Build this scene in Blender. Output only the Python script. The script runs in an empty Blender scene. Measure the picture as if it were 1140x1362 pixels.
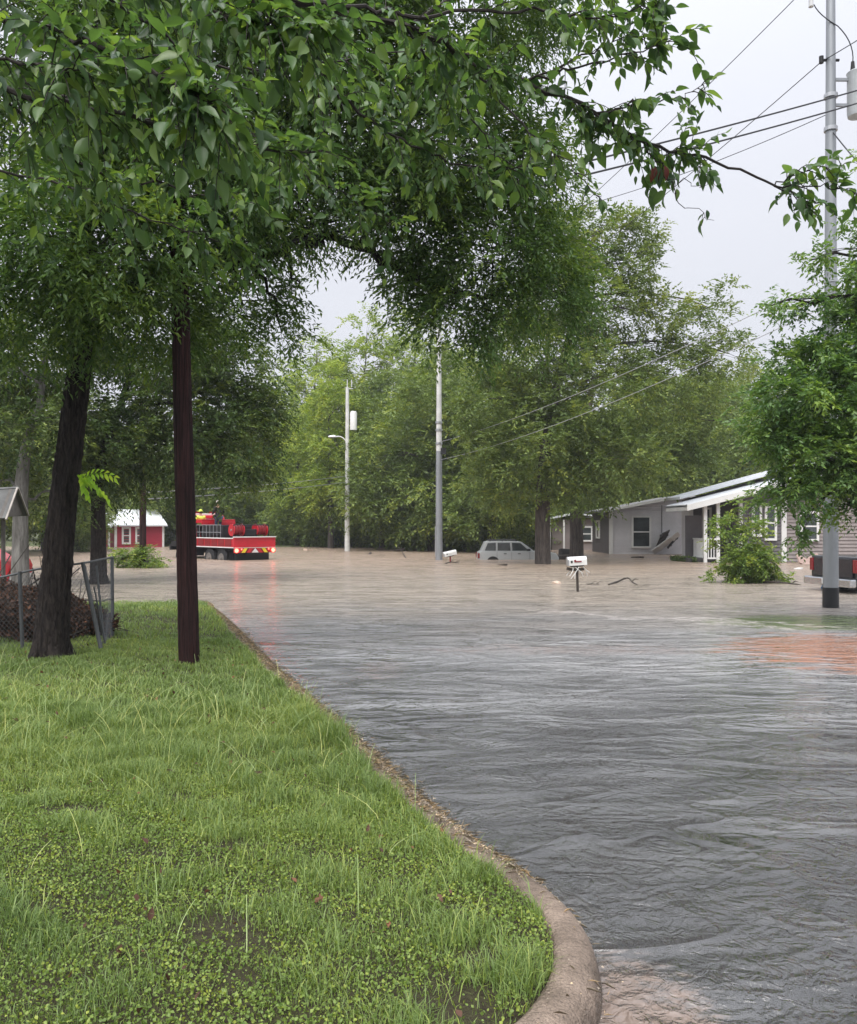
import bpy, bmesh, math, random
import numpy as np
from mathutils import Vector, Matrix, Euler
R = math.radians
rng = np.random.default_rng(11)
random.seed(5)
C = bpy.context.scene.collection
sc = bpy.context.scene
F, HX, HY, EYE = 1150.0, 570.0, 699.0, 1.75      # focal length (px), image point of the horizon, eye height over the water
def at(px, py, Y):
    return Vector(((px-HX)/F*Y, Y, EYE+(HY-py)/F*Y))
def on(px, py, z=0.0):                            # point of height z seen at that pixel
    Y = (EYE-z)*F/(py-HY)
    return Vector(((px-HX)/F*Y, Y, z))

# ------------------------------------------------------------------ camera
cam = bpy.data.cameras.new('camera'); camo = bpy.data.objects.new('camera', cam); C.objects.link(camo)
camo.location = (0, 0, EYE); camo.rotation_euler = (R(90), 0, 0)
cam.sensor_fit = 'HORIZONTAL'; cam.sensor_width = 36; cam.lens = 36*F/1140
cam.shift_y = 18/1140; cam.clip_end = 2000; cam.clip_start = .05
sc.camera = camo
# ------------------------------------------------------------------ sky
SUN_EL, SUN_AZ = 58, 200
w = bpy.data.worlds.new('World'); sc.world = w; w.use_nodes = True
nt = w.node_tree; nt.nodes.clear()
out = nt.nodes.new('ShaderNodeOutputWorld'); bg = nt.nodes.new('ShaderNodeBackground')
sky = nt.nodes.new('ShaderNodeTexSky'); sky.sky_type = 'NISHITA'; sky.sun_disc = False
sky.sun_elevation = R(SUN_EL); sky.sun_rotation = R(SUN_AZ); sky.dust_density = 4; sky.air_density = 1
hs = nt.nodes.new('ShaderNodeHueSaturation'); hs.inputs['Saturation'].default_value = .25
mx = nt.nodes.new('ShaderNodeMix'); mx.data_type = 'RGBA'; mx.inputs[0].default_value = .88
mx.inputs[7].default_value = (7.3, 7.6, 8.6, 1)   # the cloud layer
ns = nt.nodes.new('ShaderNodeTexNoise'); ns.inputs['Scale'].default_value = 2.2; ns.inputs['Detail'].default_value = 4
tcw = nt.nodes.new('ShaderNodeTexCoord'); mpw = nt.nodes.new('ShaderNodeMapping'); mpw.inputs['Scale'].default_value = (1, 1, 3)
ml = nt.nodes.new('ShaderNodeMix'); ml.data_type = 'RGBA'
ml.inputs[6].default_value = (4.15, 4.28, 4.75, 1); ml.inputs[7].default_value = (4.6, 4.7, 5.1, 1)
nt.links.new(tcw.outputs['Generated'], mpw.inputs[0]); nt.links.new(mpw.outputs[0], ns.inputs['Vector'])
nt.links.new(ns.outputs['Fac'], ml.inputs[0]); nt.links.new(ml.outputs[2], mx.inputs[7])
nt.links.new(sky.outputs[0], hs.inputs['Color']); nt.links.new(hs.outputs[0], mx.inputs[6])
# an overcast sky is brightest overhead
sxw = nt.nodes.new('ShaderNodeSeparateXYZ'); nt.links.new(tcw.outputs['Generated'], sxw.inputs[0])
pw = nt.nodes.new('ShaderNodeMath'); pw.operation = 'POWER'; pw.use_clamp = True; pw.inputs[1].default_value = 2.6; nt.links.new(sxw.outputs[2], pw.inputs[0])
ad = nt.nodes.new('ShaderNodeMath'); ad.operation = 'MULTIPLY_ADD'; ad.inputs[1].default_value = 1.7; ad.inputs[2].default_value = .90; nt.links.new(pw.outputs[0], ad.inputs[0])
sc_ = nt.nodes.new('ShaderNodeVectorMath'); sc_.operation = 'SCALE'; nt.links.new(mx.outputs[2], sc_.inputs[0]); nt.links.new(ad.outputs[0], sc_.inputs['Scale'])
nt.links.new(sc_.outputs[0], bg.inputs[0]); bg.inputs[1].default_value = .1
nt.links.new(bg.outputs[0], out.inputs[0])
sl = bpy.data.lights.new('sun', 'SUN'); sl.energy = 1.5; sl.angle = R(40); sl.color = (1, .97, .93)
so = bpy.data.objects.new('sun', sl); C.objects.link(so)
so.rotation_euler = (R(90-SUN_EL), 0, R(180-SUN_AZ))
sc.view_settings.view_transform = 'Standard'; sc.view_settings.look = 'None'
sc.view_settings.exposure = 1.0; sc.view_settings.gamma = 1; sc.view_settings.use_curve_mapping = False
sc.render.engine = 'CYCLES'
sc.cycles.max_bounces = 7; sc.cycles.transparent_max_bounces = 8; sc.cycles.volume_bounces = 0
sc.cycles.use_denoising = True
try: sc.cycles.caustics_reflective = False; sc.cycles.caustics_refractive = False
except Exception: pass

# ------------------------------------------------------------------ material helpers
def N(nt, t, **kw):
    n = nt.nodes.new(t)
    for k, v in kw.items(): setattr(n, k, v)
    return n
def base(name):
    m = bpy.data.materials.new(name); m.use_nodes = True; nt = m.node_tree; nt.nodes.clear()
    o = N(nt, 'ShaderNodeOutputMaterial'); p = N(nt, 'ShaderNodeBsdfPrincipled'); nt.links.new(p.outputs[0], o.inputs[0])
    return m, nt, p, o
def mat(name, c, rough=.6, metal=0, var=.18, scale=8, bump=.0, bscale=40, stretch=(1, 1, 1), spec=.4, c2=None, emit=None, es=0):
    m, nt, p, o = base(name)
    tc = N(nt, 'ShaderNodeTexCoord'); mp = N(nt, 'ShaderNodeMapping'); mp.inputs['Scale'].default_value = stretch
    nt.links.new(tc.outputs['Object'], mp.inputs[0])
    no = N(nt, 'ShaderNodeTexNoise'); no.inputs['Scale'].default_value = scale; no.inputs['Detail'].default_value = 6; no.inputs['Roughness'].default_value = .62
    nt.links.new(mp.outputs[0], no.inputs['Vector'])
    rp = N(nt, 'ShaderNodeMapRange'); rp.inputs[1].default_value = .3; rp.inputs[2].default_value = .7
    nt.links.new(no.outputs['Fac'], rp.inputs[0])
    mi = N(nt, 'ShaderNodeMix', data_type='RGBA'); nt.links.new(rp.outputs[0], mi.inputs[0])
    a = [max(0, x*(1-var)) for x in c]; b = [x*(1+var) for x in c] if c2 is None else list(c2)
    mi.inputs[6].default_value = (*a, 1); mi.inputs[7].default_value = (*b, 1)
    nt.links.new(mi.outputs[2], p.inputs['Base Color'])
    p.inputs['Roughness'].default_value = rough; p.inputs['Metallic'].default_value = metal; p.inputs['Specular IOR Level'].default_value = spec
    if emit: p.inputs['Emission Color'].default_value = (*emit, 1); p.inputs['Emission Strength'].default_value = es
    if bump:
        n2 = N(nt, 'ShaderNodeTexNoise'); n2.inputs['Scale'].default_value = bscale; n2.inputs['Detail'].default_value = 5
        nt.links.new(mp.outputs[0], n2.inputs['Vector'])
        bp = N(nt, 'ShaderNodeBump'); bp.inputs['Strength'].default_value = bump; bp.inputs['Distance'].default_value = .03
        nt.links.new(n2.outputs['Fac'], bp.inputs['Height']); nt.links.new(bp.outputs[0], p.inputs['Normal'])
    return m
def leafmat(name, dark, light, trans=.3, rough=.45, spec=.35):
    m, nt, p, o = base(name)
    at_ = N(nt, 'ShaderNodeAttribute', attribute_name='tone')
    mi = N(nt, 'ShaderNodeMix', data_type='RGBA'); nt.links.new(at_.outputs['Fac'], mi.inputs[0])
    mi.inputs[6].default_value = (*dark, 1); mi.inputs[7].default_value = (*light, 1)
    cr = N(nt, 'ShaderNodeValToRGB'); E = cr.color_ramp.elements; E[0].position = 0; E[1].position = 1
    E[0].color = (*dark, 1); E[1].color = (light[0]*1.25, light[1]*1.08, light[2]*.8, 1); e = E.new(.6); e.color = tuple((a+b*1.1)/2 for a, b in zip(dark, light))+(1,)
    nt.links.new(at_.outputs['Fac'], cr.inputs[0]); nt.nodes.remove(mi)
    class mi: outputs = {2: cr.outputs[0]}
    nt.links.new(mi.outputs[2], p.inputs['Base Color'])
    p.inputs['Roughness'].default_value = rough; p.inputs['Specular IOR Level'].default_value = spec
    tr = N(nt, 'ShaderNodeBsdfTranslucent')
    g = N(nt, 'ShaderNodeMix', data_type='RGBA', blend_type='MULTIPLY'); g.inputs[0].default_value = 1
    nt.links.new(mi.outputs[2], g.inputs[6]); g.inputs[7].default_value = (1.5, 1.5, .7, 1); nt.links.new(g.outputs[2], tr.inputs[0])
    ms = N(nt, 'ShaderNodeMixShader'); ms.inputs[0].default_value = trans
    nt.links.new(p.outputs[0], ms.inputs[1]); nt.links.new(tr.outputs[0], ms.inputs[2]); nt.links.new(ms.outputs[0], o.inputs[0])
    return m
def barkmat(name, c1, c2, scale=9, st=(1, 1, .16), bump=1.0, dist=.05):
    m, nt, p, o = base(name)
    tc = N(nt, 'ShaderNodeTexCoord'); mp = N(nt, 'ShaderNodeMapping'); mp.inputs['Scale'].default_value = st
    nt.links.new(tc.outputs['Object'], mp.inputs[0])
    vo = N(nt, 'ShaderNodeTexNoise'); vo.inputs['Scale'].default_value = scale*2; vo.inputs['Detail'].default_value = 7; vo.inputs['Roughness'].default_value = .7
    vo.inputs['Distortion'].default_value = .6
    nt.links.new(mp.outputs[0], vo.inputs['Vector'])
    cr = N(nt, 'ShaderNodeValToRGB'); cr.color_ramp.elements[0].position = .38; cr.color_ramp.elements[1].position = .66
    cr.color_ramp.elements[0].color = (*c1, 1); cr.color_ramp.elements[1].color = (*c2, 1)
    nt.links.new(vo.outputs['Fac'], cr.inputs[0]); nt.links.new(cr.outputs[0], p.inputs['Base Color'])
    bp = N(nt, 'ShaderNodeBump'); bp.inputs['Strength'].default_value = bump; bp.inputs['Distance'].default_value = dist
    nt.links.new(vo.outputs['Fac'], bp.inputs['Height']); nt.links.new(bp.outputs[0], p.inputs['Normal'])
    p.inputs['Roughness'].default_value = .85; p.inputs['Specular IOR Level'].default_value = .25
    return m
M = {}
M['leaf_near'] = leafmat('leaf near', (.040, .088, .036), (.150, .260, .080), .45, .36, .5)
M['leaf_pecan'] = leafmat('leaf pecan', (.046, .096, .032), (.160, .265, .066), .40, .45, .4)
M['leaf_dark'] = leafmat('leaf dark', (.040, .076, .025), (.130, .195, .050), .3, .5)
M['leaf_mid'] = leafmat('leaf mid', (.095, .145, .038), (.230, .310, .085), .3, .5)
M['leaf_olive'] = leafmat('leaf olive', (.088, .136, .040), (.215, .290, .085), .3, .55)
M['leaf_right'] = leafmat('leaf right', (.052, .118, .040), (.185, .310, .078), .36, .4, .5)
M['leaf_pale'] = leafmat('leaf pale', (.16, .235, .045), (.34, .43, .095), .35, .55)
M['leaf_bush'] = leafmat('leaf bush', (.095, .165, .036), (.270, .370, .085), .32, .42)
M['leaf_red'] = leafmat('leaf red', (.10, .02, .015), (.16, .035, .02), .3, .5)
M['leaf_lime'] = leafmat('leaf lime', (.30, .50, .05), (.45, .66, .09), .4, .5)
M['leaf_brown'] = leafmat('leaf brown', (.035, .022, .016), (.20, .105, .075), .1, .75, .2)
M['grass'] = leafmat('grass blades', (.108, .176, .050), (.315, .415, .140), .32, .45, .35)
M['clover'] = leafmat('ground cover leaves', (.098, .166, .034), (.310, .410, .105), .3, .45, .35)
M['straw'] = leafmat('grass stalks', (.27, .38, .13), (.50, .58, .28), .25, .5)
M['driftstuff'] = leafmat('drift', (.22, .18, .14), (.64, .55, .45), .1, .8, .2)
M['bark'] = barkmat('dark bark', (.008, .006, .006), (.060, .048, .042), 14, (1, 1, .2), 1.0, .06)
M['bark_far'] = barkmat('grey brown bark', (.05, .042, .038), (.15, .125, .11), 5)
M['bark_pale'] = barkmat('pale bark', (.10, .095, .085), (.27, .26, .24), 4)
M['twig'] = mat('twig bark', (.030, .024, .020), .8)
M['pole_wood'] = barkmat('creosoted wood', (.006, .003, .003), (.068, .027, .026), 20, (1, 1, .03), 1.0, .05)
M['steel'] = mat('galvanised steel', (.30, .315, .33), .5, .5, .12, 3, stretch=(1, 1, .2))
M['fence_steel'] = mat('weathered fence wire', (.11, .115, .12), .6, .4, .2, 3)
M['pole_pale'] = mat('pale concrete pole', (.62, .62, .60), .75, 0, .15, 4)
M['black'] = mat('black rubber', (.012, .012, .013), .65, var=.2)
M['blackpaint'] = mat('black band paint', (.014, .015, .017), .4)
M['trans'] = mat('transformer grey paint', (.50, .52, .53), .4, .0, .06)
M['wire'] = mat('wire', (.035, .035, .04), .6)
M['ceramic'] = mat('ceramic', (.6, .6, .6), .3)
M['red'] = mat('fire engine red', (.50, .012, .025), .3, 0, .12, 3, spec=.6)
M['darkred'] = mat('dark red paint', (.22, .012, .016), .4)
M['white'] = mat('white paint', (.74, .74, .72), .5, 0, .06, 3)
M['roofwhite'] = mat('white metal roofing', (.72, .74, .76), .4, .1, .08, 1.5)
M['yellow'] = mat('reflective yellow', (.75, .62, .04), .4)
M['hivis'] = mat('hi vis yellow green', (.62, .75, .10), .6)
M['cloth_black'] = mat('black cloth', (.015, .014, .016), .85)
M['denim'] = mat('dark denim', (.03, .04, .07), .85)
M['skin'] = mat('skin', (.42, .24, .17), .55)
M['hair'] = mat('hair', (.03, .02, .015), .7)
M['capwhite'] = mat('pale cap', (.6, .56, .48), .7)
M['chrome'] = mat('chrome', (.60, .61, .62), .18, 1, .05)
M['alu'] = mat('bare metal', (.45, .46, .47), .35, .8, .1)
M['tail'] = mat('lit tail lamp', (.8, .05, .03), .3, emit=(1, .08, .05), es=7)
M['tailred'] = mat('red lamp glass', (.20, .006, .010), .15, spec=.8)
M['siding_light'] = mat('pale grey siding', (.66, .645, .66), .6, 0, .07, 2)
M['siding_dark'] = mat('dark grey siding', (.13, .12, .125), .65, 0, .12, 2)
M['siding_taupe'] = mat('taupe siding', (.27, .235, .225), .65, 0, .1, 2)
M['siding_red'] = mat('barn red siding', (.36, .02, .045), .6, 0, .12, 2)
M['shingle'] = mat('grey roof shingles', (.16, .16, .155), .85, 0, .35, 3)
M['glass'] = mat('window glass', (.045, .055, .055), .08, 0, .5, 1.2, spec=.8)
M['found'] = mat('dark foundation', (.05, .047, .047), .8)
M['silver'] = mat('silver car paint', (.50, .52, .52), .28, .35, .05, 2)
M['darkpaint'] = mat('black car paint', (.015, .017, .022), .2, spec=.7)
M['carpaint_red'] = mat('red car paint', (.55, .02, .03), .25, spec=.6)
M['board'] = mat('weathered board', (.42, .38, .34), .8, 0, .25, 5)
M['boardw'] = mat('white sheet', (.66, .65, .63), .7, 0, .12, 3)
M['pinkboard'] = mat('pinkish board', (.42, .30, .26), .75, 0, .15, 5)
M['tan'] = mat('tan rubbish', (.55, .42, .33), .8, 0, .2, 5)
M['bluecloth'] = mat('blue plastic', (.03, .25, .62), .5)
M['driftwood'] = mat('wet dark wood', (.045, .035, .028), .6, 0, .3, 12)
M['woodgrey'] = mat('grey shed wood', (.16, .145, .13), .8, 0, .25, 8)
M['numblack'] = mat('black lettering', (.02, .02, .02), .5)

# ------------------------------------------------------------------ mesh helpers
def tag(o, label=None, cat=None, group=None, kind=None):
    if label: o['label'] = label
    if cat: o['category'] = cat
    if group: o['group'] = group
    if kind: o['kind'] = kind
    return o
def link(name, me, m, parent=None):
    o = bpy.data.objects.new(name, me); C.objects.link(o)
    if m is not None and not me.materials: me.materials.append(m)
    if parent is not None: o.parent = parent
    return o
def empty(name, loc=(0, 0, 0), rz=0, rx=0, ry=0):
    o = bpy.data.objects.new(name, None); o.empty_display_size = .2; C.objects.link(o)
    o.location = loc; o.rotation_euler = (rx, ry, rz)
    return o
def npmesh(name, v, f, tone=None, smooth=False):
    """v (n,3); f (m,k) constant k"""
    me = bpy.data.meshes.new(name); v = np.asarray(v, dtype=np.float32); f = np.asarray(f, dtype=np.int32)
    me.vertices.add(len(v)); me.vertices.foreach_set('co', v.ravel())
    k = f.shape[1]; me.loops.add(f.size); me.loops.foreach_set('vertex_index', f.ravel())
    me.polygons.add(len(f)); me.polygons.foreach_set('loop_start', np.arange(0, f.size, k, dtype=np.int32))
    me.polygons.foreach_set('loop_total', np.full(len(f), k, dtype=np.int32))
    if smooth: me.polygons.foreach_set('use_smooth', np.ones(len(f), dtype=bool))
    me.update(calc_edges=True)
    if tone is not None:
        a = me.attributes.new('tone', 'FLOAT', 'POINT'); a.data.foreach_set('value', np.asarray(tone, dtype=np.float32))
    return me
class MB:
    def __init__(s): s.v = []; s.f = []
    def add(s, vs, fs):
        n = len(s.v); s.v += [tuple(x) for x in vs]; s.f += [tuple(i+n for i in f) for f in fs]; return s
    def box(s, c, d, rot=None, top=(1, 1)):
        x, y, z = [k/2 for k in d]; tx, ty = top
        vs = [Vector(p) for p in ((-x, -y, -z), (x, -y, -z), (x, y, -z), (-x, y, -z), (-x*tx, -y*ty, z), (x*tx, -y*ty, z), (x*tx, y*ty, z), (-x*tx, y*ty, z))]
        if rot is not None: vs = [Euler(rot).to_matrix() @ p for p in vs]
        c = Vector(c)
        return s.add([p+c for p in vs], [(0, 3, 2, 1), (4, 5, 6, 7), (0, 1, 5, 4), (1, 2, 6, 5), (2, 3, 7, 6), (3, 0, 4, 7)])
    def tube(s, path, rad, n=8, cap=True):
        path = [Vector(p) for p in path]
        if not hasattr(rad, '__len__'): rad = [rad]*len(path)
        vs = []; up = None
        for i, p in enumerate(path):
            t = (path[min(i+1, len(path)-1)]-path[max(i-1, 0)]).normalized()
            if up is None: up = t.orthogonal().normalized()
            up = (up-t*up.dot(t)).normalized(); b = t.cross(up)
            for k in range(n):
                a = 2*math.pi*k/n; vs.append(p+(up*math.cos(a)+b*math.sin(a))*rad[i])
        fs = []
        for i in range(len(path)-1):
            for k in range(n):
                a, b = i*n+k, i*n+(k+1) % n; fs.append((a, b, b+n, a+n))
        if cap: fs.append(tuple(range(n-1, -1, -1))); fs.append(tuple((len(path)-1)*n+k for k in range(n)))
        return s.add(vs, fs)
    def prism(s, prof, axis, a, b):
        """2-D profile extruded along axis ('x','y') from a to b"""
        n = len(prof); vs = []
        for t in (a, b):
            for (u, w_) in prof: vs.append((t, u, w_) if axis == 'x' else (u, t, w_))
        fs = [tuple(range(n)), tuple(range(2*n-1, n-1, -1))]
        for i in range(n): j = (i+1) % n; fs.append((i, i+n, j+n, j))
        return s.add(vs, fs)
    def build(s, name, m, parent=None, smooth=False, bevel=0):
        me = bpy.data.meshes.new(name); me.from_pydata(s.v, [], s.f); me.update()
        if smooth or bevel:
            bm = bmesh.new(); bm.from_mesh(me)
            bmesh.ops.recalc_face_normals(bm, faces=bm.faces)
            if bevel: bmesh.ops.bevel(bm, geom=list(bm.edges), offset=bevel, segments=2, affect='EDGES', profile=.6)
            bm.to_mesh(me); bm.free()
        else:
            bm = bmesh.new(); bm.from_mesh(me); bmesh.ops.recalc_face_normals(bm, faces=bm.faces); bm.to_mesh(me); bm.free()
        if smooth: me.polygons.foreach_set('use_smooth', [True]*len(me.polygons)); me.set_sharp_from_angle(angle=R(40))
        return link(name, me, m, parent)
def bez(p0, p1, p2, n):
    return [(1-t)**2*Vector(p0)+2*t*(1-t)*Vector(p1)+t*t*Vector(p2) for t in [i/(n-1) for i in range(n)]]
def spl(pts, per=4):
    pts = [Vector(p) for p in pts]; P = [pts[0]*2-pts[1]]+pts+[pts[-1]*2-pts[-2]]; o = []
    for i in range(1, len(P)-2):
        for k in range(per):
            t = k/per; a, b, c, d = P[i-1:i+3]
            o.append(.5*((2*b)+(c-a)*t+(2*a-5*b+4*c-d)*t*t+(3*b-a-3*c+d)*t**3))
    o.append(pts[-1]); return o

# leaf templates: (verts in side, along, normal), faces as triangles
T2 = (np.array([(0, 0, 0), (.5, .42, .10), (0, 1, -.04), (-.5, .42, .10)]), np.array([(0, 1, 2), (0, 2, 3)]))
T4 = (np.array([(0, 0, 0), (.42, .25, .09), (.5, .5, .10), (0, 1, -.12), (-.5, .5, .10), (-.42, .25, .09)]), np.array([(0, 1, 2), (0, 2, 3), (0, 3, 4), (0, 4, 5)]))
def T12(bend=.2, fold=.22, wav=.0):
    ys = [.0, .14, .34, .56, .78, 1.0]; ws = [0, .34, .5, .43, .22, 0]; v = []; f = []
    for y, w_ in zip(ys, ws):
        z = -bend*y*y
        v.append((0, y, z))
        if w_: v.append((w_, y+.03, z+w_*fold+wav*math.sin(y*9))); v.append((-w_, y+.03, z+w_*fold-wav*math.sin(y*8)))
    # indices: 0 base, then (mid,r,l)*4, tip
    f += [(0, 2, 1), (0, 1, 3)]
    for i in range(3):
        a = 1+3*i; b = a+3
        f += [(a, a+1, b+1), (a, b+1, b), (a, b, b+2), (a, b+2, a+2)]
    a = 10; f += [(a, a+1, 13), (a, 13, a+2)]
    return np.array(v), np.array(f)
def norm(a): return a/np.maximum(np.linalg.norm(a, axis=1, keepdims=True), 1e-9)
def frames(d, n):
    d = norm(d); s = norm(np.cross(d, n)); n = np.cross(s, d)
    return np.stack([s, d, n], axis=2)          # columns
def place(tpl, pos, Rm, L, W):
    tv, tf = tpl; k = len(tv)
    loc = tv[None]*np.stack([W, L, L], axis=1)[:, None, :]
    v = np.einsum('nij,nkj->nki', Rm, loc)+pos[:, None, :]
    f = tf[None]+(np.arange(len(pos))*k)[:, None, None]
    return v.reshape(-1, 3), f.reshape(-1, 3), k
def rdir(n, up=0.0):
    a = rng.normal(size=(n, 3)); a[:, 2] += up; return norm(a)

def sprays(centres, outward, twigs, per, tlen, leaf, droop=.4, spread=1.0, up=.15):
    """leafy twigs round each clump centre -> leaf positions, axes, normals, clump tone"""
    n = len(centres); tw = n*twigs
    c = np.repeat(centres, twigs, 0); o = np.repeat(outward, twigs, 0)
    d = norm(o*.7+rng.normal(size=(tw, 3))*spread*.6+np.array([0, 0, up]))
    L = tlen*rng.uniform(.6, 1.25, tw)
    start = c+rng.normal(size=(tw, 3))*tlen*.28
    t = np.tile((np.arange(per)+.6)/per, tw)
    dd = np.repeat(d, per, 0); LL = np.repeat(L, per)
    pos = np.repeat(start, per, 0)+dd*(t*LL)[:, None]; pos[:, 2] -= droop*(t**2)*LL
    side = norm(np.cross(dd, np.array([0, 0, 1.])+rng.normal(size=dd.shape)*.15))
    sgn = np.where(np.arange(len(pos)) % 2 == 0, 1., -1.)[:, None]
    ax = norm(dd*.75+side*sgn*.85+rng.normal(size=dd.shape)*.28+np.array([0, 0, -droop*.9]))
    nm = norm(np.array([0, 0, 1.])+rng.normal(size=dd.shape)*.5+side*sgn*.2)
    tone = np.repeat(np.repeat(rng.normal(.5, .22, n), twigs), per)+rng.normal(0, .16, len(pos))
    return pos, ax, nm, np.clip(tone, 0, 1), (start, d, L)
def blob_points(b, n):
    """clump centres in an ellipsoid, biased to its shell and roughened"""
    c = np.array(b[:3]); r = np.array(b[3:6])
    u = rdir(n); rad = rng.uniform(.25, 1, n)**.45
    rad *= 1+.18*np.sin(u[:, 0]*5+c[0])*np.cos(u[:, 2]*4+c[2]*2)+rng.normal(0, .06, n)
    return c+u*rad[:, None]*r, norm(u/r)
def crown_mesh(blobs, density, twigs, per, tlen, leaf, wid, tpl=T2, droop=.4, name='crown', vf=.35):
    P, A, Nn, T = [], [], [], []; cl = []
    for b in blobs:
        n = max(3, int(density*(b[3]*b[4]+b[3]*b[5]+b[4]*b[5])*(b[6] if len(b) > 6 else 1)))
        c, o = blob_points(b, n); cl.append((b, c))
        p, a, nn, t, _ = sprays(c, o, twigs, per, tlen, leaf, droop)
        P.append(p); A.append(a); Nn.append(nn); T.append(t)
    P = np.concatenate(P); A = np.concatenate(A); Nn = np.concatenate(Nn); T = np.concatenate(T)
    Ls = leaf*rng.uniform(.65, 1.25, len(P)); v, f, k = place(tpl, P, frames(A, Nn), Ls, Ls*wid)
    return npmesh(name, v, f, np.repeat(T, k)), cl, len(P)
TRIS = 0
def make_tree(name, label, origin, trunk, blobs, density, twigs, per, tlen, leaf, wid, lm, bm_, droop=.4, limbs=None, limb_r=.09, group=None, sub=9, cat='tree', tpl=T2, tside=12, pn='crown', relief=False):
    global TRIS
    o = Vector(origin); root = empty(name, o)
    tag(root, label, cat, group)
    blobs = [(b[0]-o.x, b[1]-o.y, b[2]-o.z)+tuple(b[3:]) for b in blobs]
    tk = [(Vector(p[:3])-o, p[3]) for p in trunk]
    t = MB(); pts = spl([a for a, _ in tk], 18 if relief else 5); rr = np.interp(np.linspace(0, len(tk)-1, len(pts)), range(len(tk)), [r for _, r in tk])
    t.tube(pts, list(rr), tside)
    if rr[0] > .12:
        for k in range(5):                       # root flare
            a = k*1.256+.4; d = Vector((math.cos(a), math.sin(a), 0)); r0 = rr[0]
            t.tube([pts[0]+d*r0*.35+Vector((0, 0, r0*2.2)), pts[0]+d*r0*.8+Vector((0, 0, r0*.5)), pts[0]+d*r0*1.5-Vector((0, 0, .12))], [r0*.3, r0*.42, r0*.3], 7)
    tko = t.build('trunk', M[bm_], root, True)
    if relief: furrow(tko, 9, .028)
    cm, cl, n = crown_mesh(blobs, density, twigs, per, tlen, leaf, wid, tpl, droop, pn); TRIS += n*len(tpl[1])
    link(pn, cm, M[lm], root)
    b_ = MB(); top = pts[len(pts)//3:]; topr = list(rr[len(pts)//3:])
    for lb_ in (limbs or []):
        lk = [(Vector(p[:3])-o, p[3]) for p in lb_]; lpts = spl([a for a, _ in lk], 5)
        lpts = [p+Vector(rng.normal(0, .03, 3)) if 0 < i < len(lpts)-1 else p for i, p in enumerate(lpts)]
        lr = np.interp(np.linspace(0, len(lk)-1, len(lpts)), range(len(lk)), [r for _, r in lk]); b_.tube(lpts, list(lr), 10)
        top = top+lpts[3:]; topr += list(lr[3:])
    for k, (b, c) in enumerate(cl):
        bc = Vector(b[:3]); j = min(range(len(top)), key=lambda q: (top[q]-bc).length+abs(top[q].z-bc.z+.5*b[5])*.6)
        s = top[j]; ctrl = (s+bc)/2+Vector((0, 0, .18*(bc-s).length))
        r0 = min(limb_r*(.5+.25*(bc-s).length**.5), topr[j]*.8)
        lp = bez(s, ctrl, bc, 7); b_.tube([p+Vector(rng.normal(0, .05, 3)) if 0 < i < 6 else p for i, p in enumerate(lp)], [r0*(1-.11*i) for i in range(7)], 6, False)
        for q in rng.choice(len(c), min(sub, len(c)), False):
            e = Vector(c[q]); s2 = lp[int(rng.integers(2, 7))]; r1 = max(.007, r0*.28)
            b_.tube(bez(s2, (s2+e)/2+Vector((0, 0, .1*(e-s2).length)), e, 5), [r1, r1*.8, r1*.6, r1*.45, r1*.25], 4, False)
    b_.build('branches', M[bm_], root, True)
    return root
def furrow(o, n_r, depth, zf=.6, seed=0):
    """cut wandering vertical furrows into a tube mesh (radial displacement along the normal)"""
    me = o.data; k = len(me.vertices); co = np.empty(k*3); me.vertices.foreach_get('co', co); co = co.reshape(-1, 3)
    nn_ = np.empty(k*3); me.vertices.foreach_get('normal', nn_); nn_ = nn_.reshape(-1, 3)
    th_ = np.arctan2(nn_[:, 1], nn_[:, 0]); z = co[:, 2]
    w1 = th_*n_r+1.6*np.sin(z*zf*3+np.sin(th_*2)*2+seed)+.8*np.sin(z*zf*9+th_*3)
    g_ = np.abs(np.sin(w1/1.0))**.6*(.6+.4*np.sin(z*zf*13+th_*n_r*.6)**2); g_ += .35*np.sin(z*31+th_*11)*np.sin(z*17-th_*7)
    co += nn_*((g_-.6)*depth)[:, None]; me.vertices.foreach_set('co', co.ravel()); me.update()
def copy_tree(o, parent=None):
    c = o.copy(); C.objects.link(c)
    if parent is not None: c.parent = parent
    for ch in list(o.children): copy_tree(ch, c)
    return c

# ================================================================== SETTING
# riverbed ground, one sheet to the horizon
g = MB(); g.add([(-400, -80, -.75), (400, -80, -.75), (400, 580, -.75), (-400, 580, -.75)], [(0, 1, 2, 3)])
tag(g.build('ground', mat('mud', (.16, .12, .09), .9)), kind='structure')
# road surface under the water: falls away from the camera
xs = np.linspace(-26, 30, 57); ys = np.concatenate([np.linspace(-8, 26, 69), np.linspace(27, 72, 46)])
GX, GY = np.meshgrid(xs, ys)
GZ = np.interp(GY, [-8, 2, 6, 12, 25, 72], [-.035, -.030, -.045, -.12, -.32, -.6])+.0*GX
v = np.stack([GX, GY, GZ], -1).reshape(-1, 3); nx = len(xs)
f = [(j*nx+i, j*nx+i+1, (j+1)*nx+i+1, (j+1)*nx+i) for j in range(len(ys)-1) for i in range(nx-1)]
asph = mat('wet asphalt', (.040, .041, .044), .6, 0, .3, 60, .6, 160)
tag(link('road', npmesh('road', v, f, smooth=True), asph), kind='structure')

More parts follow.
